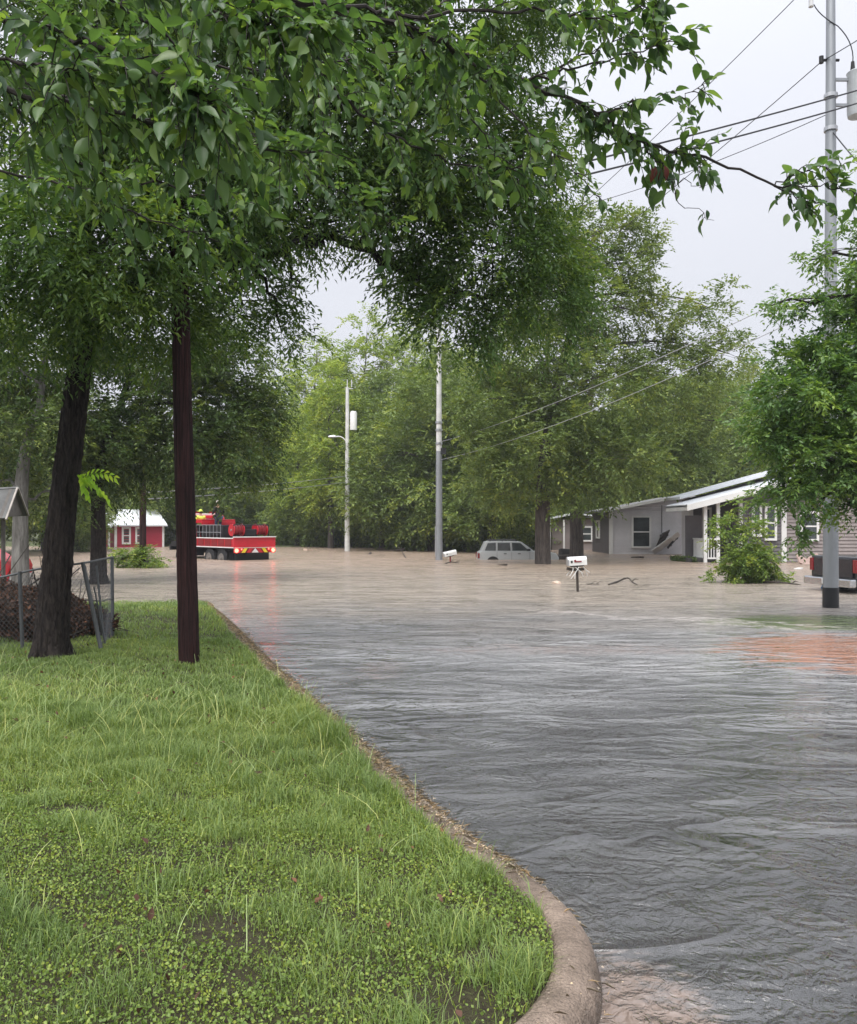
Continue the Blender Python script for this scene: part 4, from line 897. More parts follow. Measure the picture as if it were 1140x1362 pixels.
def window(parent, x0, x1, z0, z1, y, bars=1, fr=.11, along='x', face=-1):
    def bx(t, a, b, c, d_, e, f): # x0 x1 y0 y1 z0 z1
        cc = ((a+b)/2, (c+d_)/2, (e+f)/2); dd = (b-a, abs(d_-c), f-e)
        if along == 'y': cc = (cc[1], cc[0], cc[2]); dd = (dd[1], dd[0], dd[2])
        t.box(cc, dd)
    t = MB(); y0, y1 = y, y+face*.11
    bx(t, x0, x0+fr, y0, y1, z0, z1); bx(t, x1-fr, x1, y0, y1, z0, z1); bx(t, x0+fr, x1-fr, y0, y1, z1-fr, z1); bx(t, x0+fr, x1-fr, y0, y1, z0, z0+fr)
    zm = (z0+z1)/2; bx(t, x0+fr, x1-fr, y0, y+face*.09, zm-.035, zm+.035)
    wn = t.build('window', M['white'], parent)
    t = MB(); bx(t, x0+fr+.002, x1-fr-.002, y+face*.062, y+face*.066, z0+fr, zm-.036); t.build('pane', M['glass'], wn)
    t = MB(); bx(t, x0+fr+.002, x1-fr-.002, y+face*.062, y+face*.066, zm+.036, z1-fr); t.build('pane', M['glass'], wn)
    return wn
def core(parent, x0, x1, y0, y1, z0, zl, xr, zr, zR, m, name='wall'):
    t = MB(); t.prism([(x0, z0), (x1, z0), (x1, zR), (xr, zr), (x0, zl)], 'y', y0, y1); return t.build(name, M[m], parent)
def roof2(parent, pts, y0, y1, th, m, name='roof', ribs=0):
    """two slopes: pts = (x0,z0),(xr,zr),(x1,z1) with ribs across"""
    (a, za), (r_, zr), (b, zb) = pts
    t = MB(); t.prism([(a, za), (r_, zr), (b, zb), (b, zb-th), (r_, zr-th), (a, za-th)], 'y', y0, y1)
    rf = t.build(name, M[m], parent)
    if ribs:
        t = MB(); yy = y0+.15
        while yy < y1:
            for (p, q) in (((a, za), (r_, zr)), ((r_, zr), (b, zb))):
                t.add([(p[0], yy, p[1]-.01), (q[0], yy, q[1]-.01), (q[0], yy+.05, q[1]-.01), (p[0], yy+.05, p[1]-.01), (p[0], yy, p[1]+.035), (q[0], yy, q[1]+.035), (q[0], yy+.05, q[1]+.035), (p[0], yy+.05, p[1]+.035)],
                      [(4, 5, 6, 7), (0, 1, 5, 4), (3, 2, 6, 7), (0, 3, 7, 4), (1, 2, 6, 5)])
            yy += ribs
        tag(t.build('roof_ribs', M[m], rf), kind='stuff')
    return rf
# house 1, pale grey gable
H1 = empty('grey_house', (11.15, 53, -.3)); tag(H1, 'pale grey clapboard house with one white-framed window, standing in water left of the porch', 'house')
X0, Xr, X1 = 0, 4.5, 9.0; zl, zr = 3.05, 3.92
core(H1, .06, 8.94, .08, 6, -.4, zl-.1, Xr, zr-.1, zl-.1, 'siding_light')
top1 = lambda u: zl-.12+(zr-zl)*(u/Xr) if u < Xr else zr-.12-(zr-zl)*((u-Xr)/4.5)
siding(0.14, 8.9, .08, -.2, top1, .17, 'siding_light', H1)
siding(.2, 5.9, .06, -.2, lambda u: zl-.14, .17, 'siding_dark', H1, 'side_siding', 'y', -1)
roof2(H1, [(-.45, zl-.06), (Xr, zr+.02), (9.4, zl-.06)], -.45, 6.4, .12, 'shingle')
t = MB(); t.box((.07, .0, 1.35), (.16, .12, 3.2)); t.build('corner_trim', M['white'], H1); t = MB(); t.box((-.005, .13, 1.35), (.08, .13, 3.2)); t.build('corner_trim', M['white'], H1)
t = MB(); t.prism([(-.47, zl-.20), (Xr, zr-.12), (Xr, zr+.04), (-.47, zl-.04)], 'y', -.50, -.455); t.prism([(9.4, zl-.20), (Xr, zr-.12), (Xr, zr+.04), (9.4, zl-.04)], 'y', -.50, -.455); t.build('fascia', M['white'], H1)
window(H1, at(840, 0, 53).x-11.15, at(866, 0, 53).x-11.15, at(0, 729, 53).z+.3, at(0, 686, 53).z+.3, .04, along='x')
t = MB(); t.tube([(3.15, -.02, 3.3), (3.15, -.02, 1.4)], .02, 5); t.box((3.15, -.03, 1.35), (.22, .12, .3)); t.build('meter_cable', M['found'], H1)
window(H1, 3.2, 4.2, 1.2, 2.4, .02, along='y', face=-1)
# house 2, white metal roof with porch
H2o = Vector((12.75, 41.3, -.25)); H2 = empty('porch_house', H2o); tag(H2, 'taupe house with white metal roof and white-posted porch, half behind the right-hand tree', 'house')
zof = lambda py, Y: at(0, py, Y).z+.25
xof = lambda px, Y: at(px, 0, Y).x-H2o.x
# main body behind porch: left part recessed at y=3, right part forward at y=0
sl_ = .27
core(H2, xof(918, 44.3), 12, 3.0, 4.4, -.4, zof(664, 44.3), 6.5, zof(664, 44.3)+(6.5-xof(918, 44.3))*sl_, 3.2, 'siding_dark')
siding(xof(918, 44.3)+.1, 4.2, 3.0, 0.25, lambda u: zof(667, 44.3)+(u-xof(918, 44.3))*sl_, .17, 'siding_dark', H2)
siding(3.1, 4.3, xof(918, 44.3), 0.2, lambda u: zof(668, 44.3), .17, 'siding_light', H2, 'side_siding', 'y', -1)
xw = xof(985, 41.3)
core(H2, xw+.05, 11.9, .1, 2.99, -.4, zof(652, 41.3), 6.5, zof(652, 41.3)+.9, 3.2, 'siding_taupe', 'front_wall')
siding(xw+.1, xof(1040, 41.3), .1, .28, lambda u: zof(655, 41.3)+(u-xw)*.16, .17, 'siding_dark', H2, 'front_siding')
siding(xof(1046, 41.3), 11.8, .1, .28, lambda u: zof(640, 41.3), .17, 'siding_taupe', H2, 'front_siding')
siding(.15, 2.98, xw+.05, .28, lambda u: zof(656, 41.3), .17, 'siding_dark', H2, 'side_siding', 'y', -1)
t = MB(); t.box(((xof(1040, 41.3)+xof(1046, 41.3))/2, .05, 1.75), (.24, .14, 3.0)); t.build('corner_trim', M['white'], H2); t = MB(); t.box((xof(918, 44.3)+.02, 2.93, 1.6), (.20, .14, 3.1)); t.build('corner_trim', M['white'], H2); t = MB(); t.box((xw+.03, .06, 1.75), (.14, .16, 3.0)); t.build('corner_trim', M['white'], H2)
t = MB(); t.box((6.2+xw/2, .02, .02), (12-xw, .26, .5)); t.build('foundation', M['found'], H2)
for (a, b, zt_, zb_) in ((1001, 1014, 672, 714), (1018, 1034, 672, 719)):
    window(H2, xof(a, 41.2), xof(b, 41.2), zof(zb_, 41.2), zof(zt_, 41.2), .03)
window(H2, xof(1065, 41.2), xof(1090, 41.2), zof(720, 41.2), zof(680, 41.2), .03)
x9, z9 = xof(902, 43.8), zof(661, 43.8)
roof2(H2, [(x9, z9), (6.5, z9+(6.5-x9)*sl_), (13, z9+.3)], 2.2, 4.8, .13, 'roofwhite', ribs=.42)
xp, zp = xof(914, 40.6), zof(671, 40.6)
roof2(H2, [(xp, zp), (6.5, zp+(6.5-xp)*.25), (13, zp+.2)], -.75, 2.95, .10, 'roofwhite', 'porch_roof', ribs=.42)
t = MB(); t.prism([(xp-.02, zp-.30), (6.5, zp-.30+(6.5-xp)*.25), (6.5, zp-.02+(6.5-xp)*.25), (xp-.02, zp-.02)], 'y', -.79, -.755); t.build('fascia', M['white'], H2)
t = MB(); t.box((xp+.02, 1.1, zp-.16), (.04, 3.7, .24)); t.build('gutter', M['white'], H2)
for px in (938, 955): 
    t = MB(); x_ = xof(px, 41); t.box((x_, -.3, (zp-.1)/2+.1), (.15, .15, zp-.25+(x_-xp)*.25)); t.build('porch_post', M['white'], H2)
t = MB(); xa, xb = xof(939, 41), xof(956, 41)
for zz in (.45, 1.35): t.box(((xa+xb)/2, -.3, zz), (xb-xa-.15, .07, .08))
k = 0
while xa+.12+k*.13 < xb-.08: t.box((xa+.12+k*.13, -.3, .9), (.04, .04, .82)); k += 1
for zz in (.45, 1.35): t.box((xof(938, 41), .85, zz), (.07, 2.1, .08))
for q in range(15): t.box((xof(938, 41), -.1+q*.14, .9), (.04, .04, .82))
t.build('railing', M['white'], H2)
t = MB(); t.box(((xof(917, 41)+xw)/2, 1.4, .2), (xw-xof(917, 41), 3.1, .5)); t.build('porch_floor', M['found'], H2)
t = MB(); t.box((xof(926, 42.5), 1.6, 1.4), (.9*.9, .12, 2.2)); t.build('door_panel', M['siding_dark'], H2)
window(H2, xof(934, 44.2), xof(946, 44.2), zof(716, 44.2), zof(675, 44.2), 2.93)
window(H2, xof(958, 44.2), xof(968, 44.2), zof(716, 44.2), zof(672, 44.2), 2.93)
t = MB(); t.box((xof(978, 44.2), 2.94, 1.5), (.95, .08, 2.3)); dr = t.build('door', M['white'], H2)
t = MB(); t.tube([(xof(978, 44.2)-.35, 2.88, 1.4), (xof(978, 44.2)-.35, 2.84, 1.4)], .04, 6); t.build('handle', M['alu'], dr)
# house 3, red
p3 = at(166, 728, 69); H3 = empty('red_house', (at(154, 0, 69).x, 69, -.3), R(32)); tag(H3, 'small red house with white window frames and white metal roof, far left', 'house')
wdt = 3.7; ez = at(0, 698, 69).z+.3
t = MB(); t.prism([(0, -.4), (5.6, -.4), (5.6, ez), (2.8, ez+1.15), (0, ez)], 'x', 0.0, wdt); t.build('wall', M['siding_red'], H3)
siding(0.05, wdt-.05, 0.0, -.1, lambda u: ez-.05, .2, 'siding_red', H3)
t = MB(); t.prism([(-.4, ez+.0), (2.8, ez+1.28), (6, ez), (6, ez-.12), (2.8, ez+1.14), (-.4, ez-.12)], 'x', -.35, wdt+.3); rf = t.build('roof', M['roofwhite'], H3)
t = MB(); xx = -.3
while xx < wdt+.3:
    t.box((xx, 1.2, ez+.665), (.05, 3.44, .05), rot=(math.atan2(1.28, 3.2), 0, 0)); xx += .45
tag(t.build('roof_ribs', M['roofwhite'], rf), kind='stuff')
t = MB(); t.box((-.02, -.04, ez/2), (.18, .14, ez)); t.build('corner_trim', M['white'], H3); t = MB(); t.box((wdt+.02, -.04, ez/2), (.16, .14, ez)); t.build('corner_trim', M['white'], H3)
for a, b in ((.45, 1.15), (1.5, 2.2)): window(H3, a, b, at(0, 724, 69).z+.3, at(0, 701, 69).z+.3, 0, fr=.14)
t = MB(); t.prism([(0.2, ez-.6), (2.8, ez-.6), (2.8, ez+1.2), (.0, ez-.1)], 'x', -2.6, -.34); t.build('porch_gable', M['siding_red'], H3)
t = MB(); t.prism([(-.3, ez-.12), (2.9, ez+1.28), (2.9, ez+1.18), (-.3, ez-.22)], 'x', -2.9, -.352); t.build('porch_roof', M['roofwhite'], H3)
for xx in (-2.6, -1.5, -.5): t = MB(); t.box((xx, .1, ez/2-.3), (.14, .14, ez-.1)); t.build('porch_post', M['white'], H3)
# glimpse of a building between the two trunks
H4 = empty('outbuilding', (at(736, 0, 62).x, 62, -.3)); tag(H4, 'low building with a pale roof glimpsed between the two trunks in the flood', 'building')
t = MB(); t.box((1.5, 2, 1.2), (3.2, 4, 2.6)); t.build('wall', M['siding_taupe'], H4)
t = MB(); t.prism([(-.6, 2.55), (1.5, 2.95), (3.6, 2.7), (3.6, 2.6), (1.5, 2.85), (-.6, 2.45)], 'y', -.6, 4.4); t.build('roof', M['roofwhite'], H4)
for xx in (-.3, .7, 1.6): t = MB(); t.box((xx, -.4, 1.2), (.12, .12, 2.5)); t.build('porch_post', M['white'], H4)
window(H4, 1.9, 2.8, .9, 2.0, -.02)

# ================================================================== FIRE TRUCK
th = R(42); FT_ = empty('fire_truck', (at(339, 0, 43.7).x, 43.7, 0), th); tag(FT_, 'red high-water fire truck with lit tail lamps driving away through the flood', 'truck')
def P_(name, m, fn, parent=FT_, smooth=False, bevel=0): t = MB(); fn(t); return t.build(name, M[m], parent, smooth, bevel)
P_('chassis', 'black', lambda t: (t.box((0, 3.3, .42), (.9, 6.6, .28)), t.box((0, .35, .22), (1.9, .25, .42)), t.box((-.9, 4.6, .35), (.5, .9, .4))))
P_('rear_panel', 'red', lambda t: t.box((0, .03, .90), (2.40, .09, .50)), bevel=.015)
P_('top_trim', 'white', lambda t: (t.box((0, .0, 1.175), (2.42, .16, .05)), t.box((0, .02, .635), (2.40, .1, .02))))
P_('lower_panel', 'darkred', lambda t: t.box((0, .02, .50), (2.36, .10, .24)))
for i, x in enumerate((-.86, -.58, -.28, 0, .28, .58, .86)):
    def ch(t, x=x, i=i):
        s = -1 if x < 0 else 1; w_ = .13
        if x == 0: t.add([(-.2, -.036, .39), (.2, -.036, .39), (0, -.036, .61), (-.2, -.05, .39), (.2, -.05, .39), (0, -.05, .61)], [(0, 1, 2), (3, 4, 5), (0, 1, 4, 3), (1, 2, 5, 4), (2, 0, 3, 5)])
        else:
            q = [(x-w_+s*.08, .39), (x+w_*.5+s*.08, .39), (x+w_*.5-s*.08, .61), (x-w_-s*.08, .61)]
            t.add([(a, -.036, b) for a, b in q]+[(a, -.05, b) for a, b in q], [(0, 1, 2, 3), (4, 5, 6, 7), (0, 1, 5, 4), (1, 2, 6, 5), (2, 3, 7, 6), (3, 0, 4, 7)])
    P_('chevron', 'white' if x == 0 else ('yellow' if i % 2 else 'red'), ch)
for x in (-1.06, 1.04):
    P_('tail_light', 'tail', lambda t: t.tube([(x, -.03, .50), (x, -.075, .50)], .10, 12))
for x in (-.78, .78): P_('marker_light', 'tail', lambda t: t.tube([(x, -.03, .56), (x, -.06, .56)], .03, 8))
P_('side_body', 'red', lambda t: (t.box((-1.12, 2.4, .88), (.14, 4.6, .42)), t.box((1.12, 2.4, .88), (.14, 4.6, .42))), bevel=.01)
P_('bed_floor', 'darkred', lambda t: t.box((0, 2.4, .78), (2.1, 4.6, .1)))
P_('side_stripe', 'white', lambda t: (t.box((-1.20, 2.4, 1.11), (.03, 4.7, .05)), t.box((-1.20, 2.4, .65), (.03, 4.7, .05))))
def lockers(t):
    for k in range(6): t.box((-1.198, .55+k*.72, .88), (.02, .62, .34))
P_('locker_doors', 'darkred', lockers)
def rack(t):
    for k in range(9): t.tube([(-1.05, 1.6+k*.38, 1.1), (-1.05, 1.6+k*.38, 1.78)], .014, 5)
    for z in (1.4, 1.78): t.tube([(-1.05, 1.55, z), (-1.05, 4.7, z)], .016, 6); t.tube([(1.05, 1.55, z), (1.05, 4.7, z)], .028, 6)
    for k in range(9): t.tube([(1.05, 1.6+k*.38, 1.1), (1.05, 1.6+k*.38, 1.78)], .025, 5)
P_('side_rail', 'steel', rack)
P_('water_tank', 'black', lambda t: t.box((0, 2.9, 1.35), (1.7, 2.3, .85)), bevel=.05)
P_('pump_box', 'cloth_black', lambda t: t.box((0, .75, 1.36), (.75, .8, .42)), bevel=.03)
P_('frame_bar', 'black', lambda t: (t.tube([(-1.0, .35, 1.78), (.98, .35, 1.78)], .03, 6), t.tube([(-1, .35, 1.2), (-1, .35, 1.78)], .03, 6), t.tube([(1, .35, 1.2), (1, .35, 1.78)], .03, 6)))
for x in (-.72, .62):
    hr = P_('hose_reel', 'red', lambda t: (t.tube([(x-.30, .55, 1.52), (x-.26, .55, 1.52)], .31, 20), t.tube([(x+.26, .55, 1.52), (x+.30, .55, 1.52)], .31, 20)), smooth=True)
    P_('hose', 'darkred', lambda t: [t.tube([(x-.25+k*.083, .55, 1.52), (x-.25+k*.083+.075, .55, 1.52)], .235+.02*(k % 2), 16) for k in range(6)], hr, True)
    P_('hub', 'alu', lambda t: t.tube([(x-.33, .55, 1.52), (x+.33, .55, 1.52)], .06, 10), hr)
P_('cab', 'red', lambda t: (t.box((0, 5.5, 1.15), (2.2, 1.5, 1.0)), t.box((0, 5.45, 1.98), (2.1, 1.35, .66), top=(.9, .85)), t.box((0, 6.6, .95), (1.5, .9, .62), top=(.9, .95))), bevel=.04)
P_('cab_windows', 'glass', lambda t: (t.box((0, 4.81, 1.95), (1.7, .04, .36)), t.box((-1.03, 5.45, 1.95), (.05, .8, .36))))
P_('roof_platform', 'red', lambda t: (t.box((0, 4.3, 1.98), (2.0, 1.1, .2)), t.box((0, 3.75, 1.86), (2.0, .05, .18))), bevel=.02)
P_('light_bar', 'white', lambda t: t.box((0, 5.3, 2.36), (1.2, .28, .1)), bevel=.02)
for x in (-.45, .45): P_('beacon', 'tailred', lambda t: t.box((x, 5.3, 2.46), (.3, .24, .12), top=(.8, .8)))
P_('front_bumper', 'black', lambda t: (t.box((0, 7.15, .55), (2.3, .2, .3)), t.box((-.9, 6.6, .75), (.5, .9, .3))))
P_('mirror', 'black', lambda t: (t.box((-1.28, 5.9, 1.75), (.06, .18, .35)), t.tube([(-1.1, 5.9, 1.9), (-1.28, 5.9, 1.9)], .02, 5)))
P_('mud_flap', 'black', lambda t: (t.box((-.85, .52, .22), (.55, .03, .5)), t.box((.85, .52, .22), (.55, .03, .5))))
def wheel(parent, x, y, z, r_, w_, rim='alu'):
    wh = empty('wheel', (x, y, z)); wh.parent = parent; t = MB()
    t.tube([(-w_/2, 0, 0), (-w_/2+.05, 0, 0), (w_/2-.05, 0, 0), (w_/2, 0, 0)], [r_*.88, r_, r_, r_*.88], 24); t.build('tyre', M['black'], wh, True)
    t = MB(); s = -1 if x < 0 else 1; t.tube([(s*(w_/2-.02), 0, 0), (s*(w_/2+.012), 0, 0)], r_*.55, 16); t.tube([(s*(w_/2), 0, 0), (s*(w_/2+.06), 0, 0)], r_*.2, 10); t.build('rim', M[rim], wh, True)
for y in (1.35, 2.65, 6.0):
    for x in (-.98, .98): wheel(FT_, x, y, .06, .53, .34, 'woodgrey')
# ---- people
def person(label, loc, rz, joints, edges, clothes, hat, scale=1.0, parent=None):
    """one continuous skinned body; jacket and trousers are separate skins over it"""
    root = empty('person', loc, rz); tag(root, label, 'person'); root.scale = (scale,)*3
    def skin(name, ids, eds, m, grow=0):
        me = bpy.data.meshes.new(name); idx = {k: i for i, k in enumerate(ids)}
        me.from_pydata([joints[k][:3] for k in ids], [(idx[a], idx[b]) for a, b in eds], [])
        bm = bmesh.new(); bm.from_mesh(me); ly = bm.verts.layers.skin.verify(); bm.verts.ensure_lookup_table()
        for k in ids:
            s = bm.verts[idx[k]][ly]; r_ = joints[k][3]+grow; s.radius = (r_*(joints[k][4] if len(joints[k]) > 4 else 1), r_); s.use_root = (k == ids[0])
        bm.to_mesh(me); bm.free(); o = link(name, me, M[m], root); o.modifiers.new('skin', 'SKIN').use_smooth_shade = True
        sb = o.modifiers.new('sub', 'SUBSURF'); sb.levels = sb.render_levels = 2; return o
    skin('body', list(joints), edges, 'skin')
    for nm, ids, m, gr in clothes:
        skin(nm, ids, [e for e in edges if e[0] in ids and e[1] in ids], m, gr)
    hd = Vector(joints['head'][:3])
    t = MB()
    for i in range(7):
        pass
    t.tube([hd+Vector((0, 0, .02)), hd+Vector((0, 0, .07)), hd+Vector((0, 0, .12)), hd+Vector((0, 0, .15))], [.112, .110, .085, .03], 14); t.tube([hd+Vector((0, .02, .02)), hd+Vector((0, .02, .035))], .15 if hat == 'helmet' else .125, 14)
    t.build('hard_hat' if hat == 'helmet' else 'cap', M['hivis' if hat == 'helmet' else 'capwhite'], root, True)
    t = MB(); t.tube([hd+Vector((0, -.02, -.06)), hd+Vector((0, -.025, 0)), hd+Vector((0, -.01, .05))], [.07, .105, .1], 12); t.build('hair', M['hair'], root, True)
    for s in (-1, 1): t = MB(); t.box(hd+Vector((s*.035, .092, .0)), (.022, .012, .012)); t.build('eye', M['hair'], root)
    t = MB(); t.box(hd+Vector((0, .105, -.02)), (.024, .035, .04), top=(.5, .4)); t.build('nose', M['skin'], root)
    return root
def body_joints(arms):
    j = {'pelvis': (0, 0, .95, .15, 1.15), 'waist': (0, 0, 1.10, .13, 1.15), 'chest': (0, 0, 1.32, .15, 1.25), 'collar': (0, 0, 1.45, .10, 1.3), 'neck': (0, .0, 1.53, .052), 'jaw': (0, .015, 1.60, .075), 'head': (0, .01, 1.68, .10)}
    e = [('pelvis', 'waist'), ('waist', 'chest'), ('chest', 'collar'), ('collar', 'neck'), ('neck', 'jaw'), ('jaw', 'head')]
    for s, n in ((-1, 'l'), (1, 'r')):
        j['hip'+n] = (s*.10, 0, .88, .095); j['knee'+n] = (s*.12, .03, .48, .06); j['ankle'+n] = (s*.13, 0, .09, .042); j['toe'+n] = (s*.14, .16, .04, .035)
        e += [('pelvis', 'hip'+n), ('hip'+n, 'knee'+n), ('knee'+n, 'ankle'+n), ('ankle'+n, 'toe'+n)]
        el, wr, hn = arms[n]
        j['sh'+n] = (s*.19, 0, 1.42, .062); j['el'+n] = (*el, .045); j['wr'+n] = (*wr, .030); j['hn'+n] = (*hn, .030)
        e += [('collar', 'sh'+n), ('sh'+n, 'el'+n), ('el'+n, 'wr'+n), ('wr'+n, 'hn'+n)]
        d = (Vector(hn)-Vector(wr)).normalized()
        for q in range(4):
            k = 'f%d%s' % (q, n); b = Vector(hn)+d*.085+Vector((0, (q-1.5)*.02, -.01*abs(q-1.5))); j[k] = (*b, .0085); e.append(('hn'+n, k))
        k = 'th'+n; j[k] = (*(Vector(hn)+d*.03+Vector((-s*.02, .05, 0))), .010); e.append(('hn'+n, k))
    return j, e
def truck_pt(x, y, z): c, s = math.cos(th), math.sin(th); o = FT_.location; return Vector((o.x+x*c-y*s, o.y+x*s+y*c, z))
J, E = body_joints({'l': ((-.30, -.02, 1.18), (-.24, .20, 1.08), (-.21, .27, 1.07)), 'r': ((.30, -.02, 1.17), (.26, .20, 1.10), (.24, .27, 1.10))})
top_ids = ['waist', 'chest', 'collar', 'shl', 'ell', 'wrl', 'shr', 'elr', 'wrr', 'pelvis']; leg_ids = ['pelvis', 'hipl', 'kneel', 'anklel', 'hipr', 'kneer', 'ankler']
boot = ['anklel', 'toel']; boot2 = ['ankler', 'toer']
pB = truck_pt(-.35, 3.2, 1.30-.02)
pB = Vector((at(290.5, 0, 46).x, 46, 1.28))
person('person in black shirt and pale cap standing tall on the bed of the fire truck', pB, th, J, E, [('shirt', top_ids, 'cloth_black', .022), ('trousers', leg_ids, 'denim', .018), ('boot', boot, 'black', .02), ('boot', boot2, 'black', .02)], 'cap', 1.0)
P_('deck_plate', 'black', lambda t: t.box((-.25, 3.0, 1.80-.52), (1.5, 2.2, .04)))
J2, E2 = body_joints({'l': ((-.32, .05, 1.20), (-.28, .28, 1.15), (-.26, .35, 1.15)), 'r': ((.30, .05, 1.18), (.28, .28, 1.12), (.26, .35, 1.12))})
person('person in yellow high-visibility jacket half hidden by the wooden pole on the fire truck', Vector((at(267, 0, 46.6).x, 46.6, .80)), th, J2, E2, [('jacket', top_ids, 'hivis', .035), ('trousers', leg_ids, 'cloth_black', .022), ('boot', boot, 'black', .02), ('boot', boot2, 'black', .02)], 'helmet', 1.0)

# ================================================================== CARS
def car_profile_prism(t, prof, y0, y1, tuck=.0): t.prism(prof, 'y', y0, y1)
wg = empty('station_wagon', (at(636, 0, 44.4).x, 44.4, -.60)); tag(wg, 'silver estate wagon standing door-deep in brown water behind the tallest tree', 'car'); wg.scale = (.9, 1, 1)
t = MB(); t.prism([(.0, .35), (.02, .92), (.12, 1.02), (3.25, 1.02), (4.45, .93), (4.62, .70), (4.62, .32), (.1, .28)], 'y', 0, 1.72); t.build('body', M['silver'], wg, False, .05)
t = MB(); t.prism([(.16, 1.0), (.42, 1.50), (.60, 1.54), (2.45, 1.53), (3.25, 1.0)], 'y', .12, 1.60); t.build('cabin', M['silver'], wg, False, .03)
for q in ([(.38, 1.06), (.56, 1.44), (1.02, 1.46), (1.02, 1.06)], [(1.12, 1.06), (1.12, 1.46), (1.82, 1.46), (1.86, 1.06)], [(1.96, 1.06), (1.93, 1.46), (2.42, 1.45), (2.92, 1.06)]):
    for (a, b) in ((.095, .125), (1.595, 1.625)): t = MB(); t.prism(q, 'y', a, b); t.build('window', M['glass'], wg)
t = MB(); t.add([(3.22, .2, 1.04), (3.22, 1.5, 1.04), (2.52, 1.5, 1.5), (2.52, .2, 1.5), (3.25, .2, 1.06), (3.25, 1.5, 1.06), (2.55, 1.5, 1.52), (2.55, .2, 1.52)], [(0, 1, 2, 3), (4, 5, 6, 7), (0, 1, 5, 4), (2, 3, 7, 6), (1, 2, 6, 5), (0, 3, 7, 4)]); t.build('windscreen', M['glass'], wg)
for yy in (.3, 1.4): t = MB(); t.tube([(.6, yy, 1.60), (2.3, yy, 1.60)], .025, 6); [t.box((x, yy, 1.565), (.05, .04, .06)) for x in (.7, 1.4, 2.2)]; t.build('roof_rail', M['black'], wg)
for yy in (-.01, 1.62): t = MB(); t.box((.035, yy+.055, .80), (.12, .12, .26)); t.build('tail_light', M['tailred'], wg)
t = MB(); t.box((4.60, .86, .42), (.14, 1.66, .18)); t.box((.0, .86, .42), (.14, 1.66, .18)); t.build('bumper', M['black'], wg)
for x in (1.55, 2.35): t = MB(); t.box((x, -.012, .90), (.16, .03, .035)); t.build('door_handle', M['black'], wg)
t = MB(); [t.box((x, -.003, .7), (.012, .012, .60)) for x in (1.08, 1.92, 2.95)]; t.build('door_seam', M['black'], wg)
t = MB(); t.box((2.88, -.09, 1.10), (.18, .14, .12)); t.build('mirror', M['black'], wg)
for x in (.85, 3.75):
    for y in (-.0, 1.72):
        wh = empty('wheel', (x, y, .33)); wh.parent = wg; s = -1 if y < 1 else 1
        t = MB(); t.tube([(0, s*-.16, 0), (0, s*.012, 0)], .33, 20); t.build('tyre', M['black'], wh, True)
        t = MB(); t.tube([(0, 0, 0), (0, s*.03, 0)], .2, 14); t.build('rim', M['alu'], wh, True)
    t = MB(); a = [(x+.42*math.cos(q), .33+.44*math.sin(q)) for q in np.linspace(0, math.pi, 12)]; t.prism(a+[(x-.42, .28), (x+.42, .28)], 'y', -.008, .3); t.build('wheel_arch', M['black'], wg)
# pickup at the right edge, tail towards us
pk = empty('pickup_truck', (at(1109, 0, 22.9).x, 22.9, -.28), R(-80)); tag(pk, 'black pickup with chrome rear bumper, cut by the right edge behind the steel pole', 'pickup truck')
t = MB(); t.prism([(0, .55), (5.2, .55), (5.25, .95), (4.9, 1.18), (3.55, 1.22), (0, 1.22)], 'x', -.98, .98); bd = t.build('body', M['darkpaint'], pk, False, .05)
t = MB(); t.box((0, 2.75, 1.52), (1.75, 1.75, .66), top=(.86, .72)); t.build('cab', M['darkpaint'], pk, False, .05)
t = MB(); t.box((0, 1.98, 1.52), (1.35, .10, .36), rot=(R(-14), 0, 0)); t.build('rear_window', M['glass'], pk)
t = MB(); t.box((0, -.022, .92), (1.6, .04, .48)); tg = t.build('tailgate', M['darkpaint'], pk, False, .01)
t = MB(); t.box((0, -.05, 1.06), (.26, .02, .06)); t.build('handle', M['chrome'], tg)
for x in (-.9, .9): t = MB(); t.box((x, -.02, .98), (.15, .06, .34)); t.build('tail_light', M['tailred'], pk, False, .015)
t = MB(); t.box((0, -.14, .55), (1.98, .18, .22)); t.build('bumper', M['chrome'], pk, False, .04)
t = MB(); t.box((0, -.235, .56), (.32, .01, .14)); t.build('number_plate', M['white'], pk)
for x in (-.88, .88):
    for y in (1.0, 4.3): wheel(pk, x, y, .4, .40, .26)
t = MB(); t.box((-1.12, 3.35, 1.35), (.24, .12, .2)); t.build('mirror', M['black'], pk)
# red car behind the fence, left edge
rc = empty('red_car', (at(9, 0, 27).x-4.0, 27, -.3)); tag(rc, 'red car at the far left edge, showing only its tail above the brush pile', 'car')
t = MB(); t.prism([(0, .3), (0, .8), (.9, .95), (3.2, 1.0), (4.0, .98), (4.1, .75), (4.05, .3)], 'y', 0, 1.6); t.build('body', M['carpaint_red'], rc, False, .06)
t = MB(); t.prism([(.9, .93), (1.5, 1.32), (3.0, 1.34), (3.6, .97)], 'y', .12, 1.48); t.build('cabin', M['carpaint_red'], rc, False, .04)
t = MB(); t.prism([(1.2, .99), (1.6, 1.27), (2.9, 1.28), (3.3, .99)], 'y', .10, 1.5); t.build('window', M['glass'], rc)
t = MB(); t.box((4.06, .8, .42), (.1, 1.5, .16)); t.build('bumper', M['white'], rc)
for x in (.8, 3.3): wheel(rc, x, .1, .28, .3, .2)

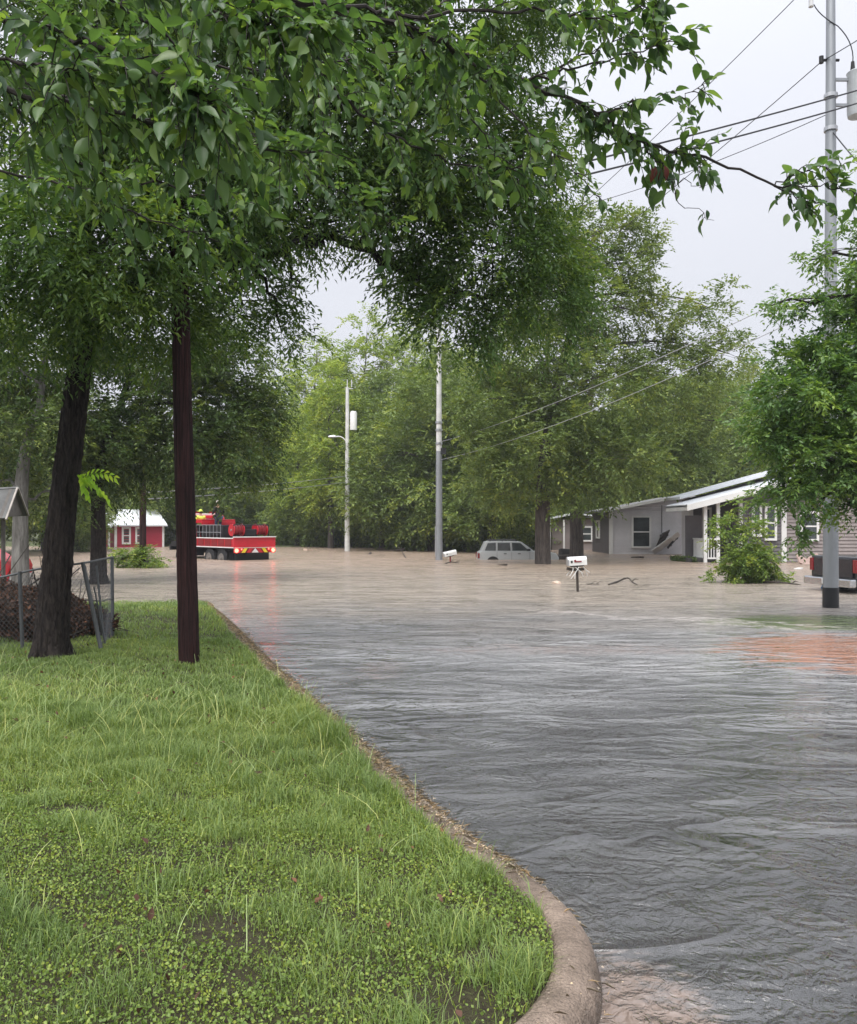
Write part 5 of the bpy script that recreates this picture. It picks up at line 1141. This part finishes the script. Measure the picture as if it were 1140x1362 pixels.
# ================================================================== MAILBOXES
def mailbox(label, base_p, box_dir, tilt, h, flagc, post_m, Lm=.50, post_lean=(0, 0)):
    r_ = empty('mailbox', base_p, box_dir); tag(r_, label, 'mailbox')
    t = MB(); top_ = Vector((post_lean[0], post_lean[1], h)); t.tube([(0, 0, -.4), tuple(top_)], .035, 8); t.build('post', M[post_m], r_)
    prof = [(-.10, 0), (.10, 0), (.10, .13)]+[(.10*math.cos(a), .13+.10*math.sin(a)) for a in np.linspace(.25, math.pi-.25, 7)]+[(-.10, .13)]
    t = MB(); t.prism(prof, 'x', -Lm/2, Lm/2); bx = t.build('box', M['white'], r_, False); bx.location = top_; bx.rotation_euler = (0, tilt, 0)
    t = MB(); t.prism([(a*1.06, b*1.03) for a, b in prof], 'x', -Lm/2-.015, -Lm/2+.02); t.build('door', M['alu'], bx)
    t = MB(); t.box((.02, -.112, .10), (.16, .012, .03)); t.box((-.07, -.112, .12), (.045, .012, .07)); t.build('flag', M[flagc], bx)
    t = MB(); t.box((-.16, -.106, .10), (.05, .008, .06)); t.build('number_mark', M['numblack'], bx)
    t = MB(); t.box((0, 0, -.02), (.34, .16, .03)); t.build('bracket', M['driftwood'], bx)
    return r_, bx, top_
b1 = on(769, 787, 0); mailbox('white mailbox on a dark post, with debris snagged under it, nearest in the flood', (b1.x, b1.y, 0), R(4), R(-3), .70, 'tailred', 'driftwood', .50, (-.03, 0))
b2 = on(599, 748, 0); mailbox('small white mailbox tilted beside the middle steel pole', (b2.x, b2.y, 0), R(12), R(-12), .32, 'white', 'darkred', .62, (0, 0))
t = MB()
for k in range(9):
    s = Vector((rng.uniform(-.16, .2), rng.uniform(-.08, .05), .66)); e = s+Vector((rng.uniform(-.25, .28), rng.uniform(-.1, .1), -rng.uniform(.12, .34))); t.tube(bez(s, (s+e)/2+Vector((rng.uniform(-.1, .1), 0, .04)), e, 5), .012, 4)
o = t.build('snagged_debris', M['boardw']); o.location = (b1.x, b1.y, 0); tag(o, 'pale strips of flood debris snagged under the nearest mailbox', 'debris')
t = MB(); t.tube(bez((-.3, 0, .62), (-.15, -.05, .55), (.15, 0, .6), 6), .04, 6); o = t.build('snagged_branch', M['driftwood']); o.location = (b1.x, b1.y, 0); tag(o, 'dark clump of twigs jammed below the nearest mailbox', 'debris')

# ================================================================== FLOTSAM
def at0(px, py, Y=None): return on(px, py, 0)
def board(name, label, m, loc, dims, rot, cat='board'):
    t = MB(); t.box((0, 0, 0), dims); t.box((0, dims[1]*.25, -dims[2]*.9), (dims[0]*.96, dims[1]*.08, dims[2]*.7)); t.box((0, -dims[1]*.25, -dims[2]*.9), (dims[0]*.96, dims[1]*.08, dims[2]*.7)); o = t.build(name, M[m], None, False, min(dims)*.12); o.location = loc; o.rotation_euler = rot; tag(o, label, cat); return o
board('wall_panel', 'long white sheet leaning against the pale grey house wall', 'boardw', at(886, 722, 52.2), (.65, 1.9, .06), (R(-40), R(20), R(58)))
board('wall_panel', 'dark broken sheet behind the leaning white sheet', 'driftwood', at(880, 720, 52.6), (.8, 1.5, .06), (R(-55), R(-15), R(40)))
board('wall_panel', 'dark scrap panel right of the leaning white sheet', 'found', at(896, 720, 52.5), (.5, 1.1, .05), (R(-50), R(10), R(70)))
board('floating_board', 'white board floating flat below the square window', 'boardw', at0(863, 736), (1.3, .5, .08), (R(3), R(-4), R(8)))
board('floating_board', 'pinkish board propped at the foot of the taupe house, left one of two', 'pinkboard', at0(1069, 750)+Vector((0, 0, .12)), (.7, .5, .06), (R(50), R(20), R(20)))
board('floating_board', 'pinkish board propped at the foot of the taupe house, right one of two', 'pinkboard', at0(1084, 749)+Vector((0, 0, .15)), (.5, .6, .06), (R(45), R(-30), R(-20)))
board('floating_board', 'reddish board adrift left of the middle steel pole', 'pinkboard', at0(524, 732), (1.6, .5, .1), (R(4), R(-5), R(10)))
board('floating_board', 'second reddish board adrift nearer the middle steel pole', 'pinkboard', at0(556, 731), (1.2, .5, .1), (R(-6), R(8), R(-14)))
board('floating_board', 'pale scrap adrift beside the reddish boards', 'boardw', at0(541, 729), (.9, .4, .1), (R(4), R(6), R(30)))
for k, (px, py, m, dm, lab) in enumerate(((848, 742, 'driftwood', (.8, .2, .1), 'dark plank adrift just below the square window'), (897, 741, 'tan', (.5, .4, .12), 'tan scrap adrift between the leaning sheet and the porch'), (745, 744, 'driftwood', (1.0, .5, .3), 'dark heap of wreckage between the two trunks in the flood'),
    (752, 738, 'found', (.7, .5, .5), 'black bin lying behind the dark wreckage between the trunks'), (1062, 757, 'boardw', (.4, .2, .06), 'small white scrap adrift right of the bush'), (410, 732, 'tan', (.8, .3, .12), 'tan scrap adrift left of the street lamp foot'), (492, 737, 'driftwood', (1.4, .12, .08), 'dark pole adrift between the street lamp and the middle pole'), (668, 752, 'driftwood', (.7, .12, .07), 'short dark plank adrift in front of the silver wagon'))):
    board('floating_board', lab, m, at0(px, py)+Vector((0, 0, dm[2]*.2)), dm, (R(6*(k % 3)-5), R(9*(k % 2)-4), R(25*k-60)))
def lump(name, label, m, loc, s, cat):
    bm = bmesh.new(); bmesh.ops.create_icosphere(bm, subdivisions=3, radius=1)
    for v_ in bm.verts:
        v_.co *= 1+.22*math.sin(v_.co.x*5+1)*math.cos(v_.co.y*6)+.12*math.sin(v_.co.z*9+v_.co.x*4); v_.co = Vector((v_.co.x*s[0], v_.co.y*s[1], v_.co.z*s[2]))
    me = bpy.data.meshes.new(name); bm.to_mesh(me); bm.free(); me.polygons.foreach_set('use_smooth', [True]*len(me.polygons)); o = link(name, me, M[m]); o.location = loc; tag(o, label, cat); return o
lump('floating_bag', 'pale rubbish bag floating left of the nearest mailbox', 'tan', at0(740, 776), (.14, .10, .07), 'bag')
lump('floating_bag', 'blue plastic bundle in the water at the foot of the pickup', 'bluecloth', at0(1093, 783)-Vector((0, .3, -.06)), (.13, .12, .13), 'bag')
lump('floating_bag', 'pale bundle in the water right of the steel pole foot', 'boardw', at0(1128, 783)-Vector((0, .3, 0)), (.13, .12, .08), 'bag')
def branch(label, pts, r_, name='drifting_branch'):
    pts = [Vector(p) for p in pts]; o0 = pts[0].copy(); t = MB(); c = spl([p-o0 for p in pts], 4); t.tube(c, list(np.linspace(r_, r_*.35, len(c))), 6)
    for q in (len(c)//3, 2*len(c)//3): t.tube([c[q], c[q]+Vector((.12, .05, .07)), c[q]+Vector((.22, .06, .05))], [r_*.5, r_*.4, r_*.15], 5)
    o = t.build(name, M['driftwood'], None, True); o.location = o0; tag(o, label, 'branch')
branch('crooked dark branch drifting right of the nearest mailbox', [at0(810, 778), at0(822, 775)+Vector((0, 0, .04)), at0(835, 773)+Vector((0, 0, .10)), at0(842, 776)+Vector((0, 0, .03)), at0(849, 778)], .035)
branch('thin twig lying in the water between the mailbox and the crooked branch', [at0(780, 777), at0(788, 778)+Vector((0, 0, .03)), at0(798, 777)], .018)
branch('long dark pole adrift right of the bush', [at0(1015, 776)+Vector((0, 0, .05)), at0(1040, 777)+Vector((0, 0, .05)), at0(1066, 778)], .04)
branch('small stick leaning in the water left of the middle steel pole', [at0(540, 742), at0(532, 735)+Vector((0, 0, .25)), at0(526, 733)+Vector((0, 0, .35))], .03)
branch('twigs caught round the tilted mailbox', [at0(592, 750), at0(600, 750)+Vector((0, 0, .08)), at0(611, 749)], .03)
# porch flotsam: dark planting strip
n = 1500; P = np.stack([rng.uniform(0, 1, n), rng.uniform(-.5, .5, n)], 1); a0 = at0(894, 746); a1 = at0(925, 748); c = np.array(a0)[None]*(1-P[:, :1])+np.array(a1)[None]*P[:, :1]; c[:, 1] += P[:, 1]*.6; c[:, 2] += rng.uniform(0, .22, n)
L_ = rng.uniform(.06, .14, n); v, f, k_ = place(T2, c, frames(rdir(n, .3), rdir(n)), L_, L_*.4)
tag(link('flooded_plants', npmesh('flooded_plants', v, f, np.repeat(rng.uniform(0, 1, n), k_)), M['leaf_dark']), 'low dark plants poking out of the water before the porch', 'plants', kind='stuff')

# bush in the flood
bb = on(990, 775, 0)
make_tree('flooded_bush', 'bright green bush standing in the water in front of the porch', (bb.x, bb.y, -.3), [(bb.x, bb.y, -.3, .05), (bb.x, bb.y, .8, .04), (bb.x-.05, bb.y, 1.6, .02)],
    [B(985, 742, bb.y, .66, .6, .46, 1.0), B(1000, 705, bb.y, .38, .4, .34, .8), B(965, 702, bb.y, .38, .4, .28, .7), B(1010, 745, bb.y, .55, .5, .42, 1.1), B(985, 765, bb.y, .85, .6, .25, 1.1), B(1003, 672, bb.y, .22, .25, .26, .5), B(975, 676, bb.y, .16, .2, .2, .4), B(1030, 770, bb.y, .4, .4, .12), B(950, 725, bb.y, .2, .2, .15, .6)],
    50, 8, 7, .28, .12, .46, 'leaf_bush', 'bark_far', .4, sub=9, limb_r=.02, cat='bush', tside=6)
# pile of fallen branches near the red house
fb = on(178, 755, 0)
make_tree('fallen_limb', 'fallen leafy limb with bare pale boughs lying in the water before the red house', (fb.x, fb.y, 0), [(fb.x-.7, fb.y, .1, .06), (fb.x-.2, fb.y, .5, .05), (fb.x+.6, fb.y-.1, .2, .03)],
    [B(172, 748, fb.y, .6, .5, .35), B(195, 745, fb.y, .5, .5, .45, 1.1), B(160, 742, fb.y, .35, .3, .3, .8), B(205, 752, fb.y, .35, .3, .15), B(183, 738, fb.y, .4, .3, .25, .7)],
    45, 7, 7, .36, .14, .35, 'leaf_bush', 'bark_pale', .5, sub=7, limb_r=.05, cat='fallen limb', tside=6)

# ================================================================== FENCE, BRUSH PILE, SHELTER
gz = .22
fn = empty('chain_link_fence', (-4.15, 10.8, gz)); tag(fn, 'sagging chain-link fence with a leaning end post beside the dark trunk', 'fence'); fo = Vector(fn.location)
def post(px0, py0, px1, py1, Y, r_=.024, m='fence_steel'): t = MB(); t.tube([at(px0, py0, Y)-fo, at(px1, py1, Y)-fo], r_, 10); return t.build('post', M[m], fn, True)
post(134, 862, 110, 748, 10.7, .026); post(138, 846, 128, 752, 11.3, .014); post(150, 846, 149, 740, 12.3, .024); post(30, 868, 26, 760, 10.9)
post(140, 856, 125, 780, 10.9, .010)
def mesh_panel(c00, c10, c01, c11, pitch=.075, r_=.0020):
    """diagonal wires on a warped quad; c00 bottom start, c10 bottom end, c01 top start, c11 top end"""
    c00, c10, c01, c11 = map(Vector, (c00, c10, c01, c11)); Wd = (c10-c00).length; Ht = (c01-c00).length; t = MB(); n = int((Wd+Ht)/pitch)
    def pt(u, v_): return (c00.lerp(c10, u)).lerp(c01.lerp(c11, u), v_)+Vector((0, .02*math.sin(u*9), 0))
    for i in range(n):
        s = i*pitch
        for sg in (0, 1):
            u0 = max(0, s-Ht); v0 = min(s, Ht); u1 = min(s, Wd); v1 = max(0, s-Wd)
            if u1-u0 < .01: continue
            a = pt((u0 if sg else Wd-u0)/Wd, v0/Ht); b = pt((u1 if sg else Wd-u1)/Wd, v1/Ht)
            c = a.lerp(b, .5); t.tube([a-fo, c-fo, b-fo], r_, 3, False)
    o = t.build('wire_mesh', M['fence_steel'], fn); o['kind'] = 'stuff'; return o
mesh_panel(at(134, 858, 10.75), at(150, 846, 12.3), at(110, 750, 10.75), at(150, 742, 12.3))
mesh_panel(at(-60, 872, 10.9), at(122, 862, 10.8), at(-60, 778, 10.9), at(110, 751, 10.75), .06, .0018)
t = MB(); t.tube([p-fo for p in spl([at(-60, 776, 10.9), at(0, 768, 10.9), at(50, 757, 10.9), at(110, 749, 10.7), at(150, 741, 12.3)], 4)], .014, 8); t.build('top_rail', M['fence_steel'], fn, True)
t = MB(); t.tube([at(134, 800, 10.75)-fo, at(150, 796, 12.3)-fo], .008, 5); t.build('tension_bar', M['fence_steel'], fn)
# brush pile
c0 = at(62, 815, 12.2); bm = bmesh.new(); bmesh.ops.create_icosphere(bm, subdivisions=5, radius=1)
for v_ in bm.verts:
    q = v_.co.copy(); k = 1+.13*math.sin(q.x*7+2)*math.cos(q.y*6)+.08*math.sin(q.z*11+q.x*5); v_.co = Vector((q.x*1.45*k, q.y*.95*k, max(-.1, q.z*.80*k)))
me = bpy.data.meshes.new('brush_pile'); bm.to_mesh(me); bm.free(); me.polygons.foreach_set('use_smooth', [True]*len(me.polygons))
pile = link('brush_pile', me, mat('rotting brush', (.035, .024, .018), .95, 0, .4, 20, .8, 50)); pile.location = (-6.15, 12.3, .12); tag(pile, 'heap of brown leaves and broken twigs behind the chain-link fence', 'brush pile', kind='stuff')
n = 17000; u = rdir(n); u[:, 2] = np.abs(u[:, 2]); kk = 1+.13*np.sin(u[:, 0]*7+2)*np.cos(u[:, 1]*6)+.08*np.sin(u[:, 2]*11+u[:, 0]*5); pos = u*kk[:, None]*np.array([1.45, .95, .80])*rng.uniform(.98, 1.07, n)[:, None]
L_ = rng.uniform(.03, .085, n); v, f, k_ = place(T2, pos, frames(rdir(n), norm(u+rng.normal(0, .6, (n, 3)))), L_, L_*.55)
lt = link('dead_leaves', npmesh('dead_leaves', v, f, np.repeat(np.clip(rng.normal(.3, .28, n), 0, 1), k_)), M['leaf_brown'], pile); lt['kind'] = 'stuff'
t = MB()
for k in range(130):
    d = Vector(rdir(1, .5)[0]); d.z = abs(d.z); p = Vector((d.x*1.42, d.y*.92, d.z*.78)); e = Vector(rng.normal(0, .26, 3)); t.tube([p-e, p+Vector(rng.normal(0, .03, 3)), p+e+Vector((0, 0, .05))], [.010, .008, .004], 4)
tw = t.build('twigs', M['driftwood'], pile, True); tw['kind'] = 'stuff'
# small shelter roof at the left edge
shp = at(4, 690, 16); sh = empty('garden_shelter', (shp.x, 16, .1)); tag(sh, 'small dark-roofed wooden garden shelter at the far left edge', 'shelter')
so_ = Vector(sh.location)
ax0, ax1 = at(24, 647, 16)-so_, at(-45, 651, 15.4)-so_; e0, e1 = at(9, 689, 15.5)-so_, at(-60, 690, 15.0)-so_; f0, f1 = at(38, 684, 16.6)-so_, at(-30, 688, 16.2)-so_
def slab(t, a, b, c, d, th_=.04):
    a, b, c, d = map(Vector, (a, b, c, d)); nn_ = (b-a).cross(d-a).normalized()*th_; t.add([a, b, c, d, a+nn_, b+nn_, c+nn_, d+nn_], [(0, 1, 2, 3), (4, 5, 6, 7), (0, 1, 5, 4), (1, 2, 6, 5), (2, 3, 7, 6), (3, 0, 4, 7)])
t = MB(); slab(t, ax0, ax1, e1, e0, -.04); slab(t, ax0, ax1, f1, f0, .04); t.build('roof', M['shingle'], sh)
t = MB(); t.tube([ax0+Vector((.01, -.02, -.03)), f0+Vector((.01, -.02, -.03))], .02, 4); t.tube([ax0+Vector((0, -.03, -.03)), e0+Vector((0, -.03, -.03))], .02, 4); t.build('barge_board', M['board'], sh)
t = MB(); g0 = ax0*.97+ax1*.03; t.add([ax0.lerp(ax1, .1), e0.lerp(e1, .1), f0.lerp(f1, .1), ax0.lerp(ax1, .16), e0.lerp(e1, .16), f0.lerp(f1, .16)], [(0, 1, 2), (3, 4, 5), (0, 1, 4, 3), (1, 2, 5, 4), (2, 0, 3, 5)]); t.build('gable', M['woodgrey'], sh)
for a in (e0.lerp(e1, .35), f0.lerp(f1, .5), e0.lerp(e1, .9), f0.lerp(f1, .9)): t = MB(); t.tube([Vector((a.x, a.y, 0)), a], .04, 6); t.build('post', M['woodgrey'], sh)

print('total tris approx', sum(len(o.data.polygons) for o in bpy.data.objects if o.type == 'MESH' and o.data.users == 1))

# air
hm = bpy.data.materials.new('haze air'); hm.use_nodes = True; nt = hm.node_tree; nt.nodes.clear()
ho = N(nt, 'ShaderNodeOutputMaterial'); pv = N(nt, 'ShaderNodeVolumePrincipled'); pv.inputs['Density'].default_value = .0006
pv.inputs['Color'].default_value = (.93, .96, 1, 1); nt.links.new(pv.outputs[0], ho.inputs['Volume'])
t = MB(); t.box((0, 250, 14.1), (900, 700, 31.7)); tag(t.build('haze', hm), kind='stuff')
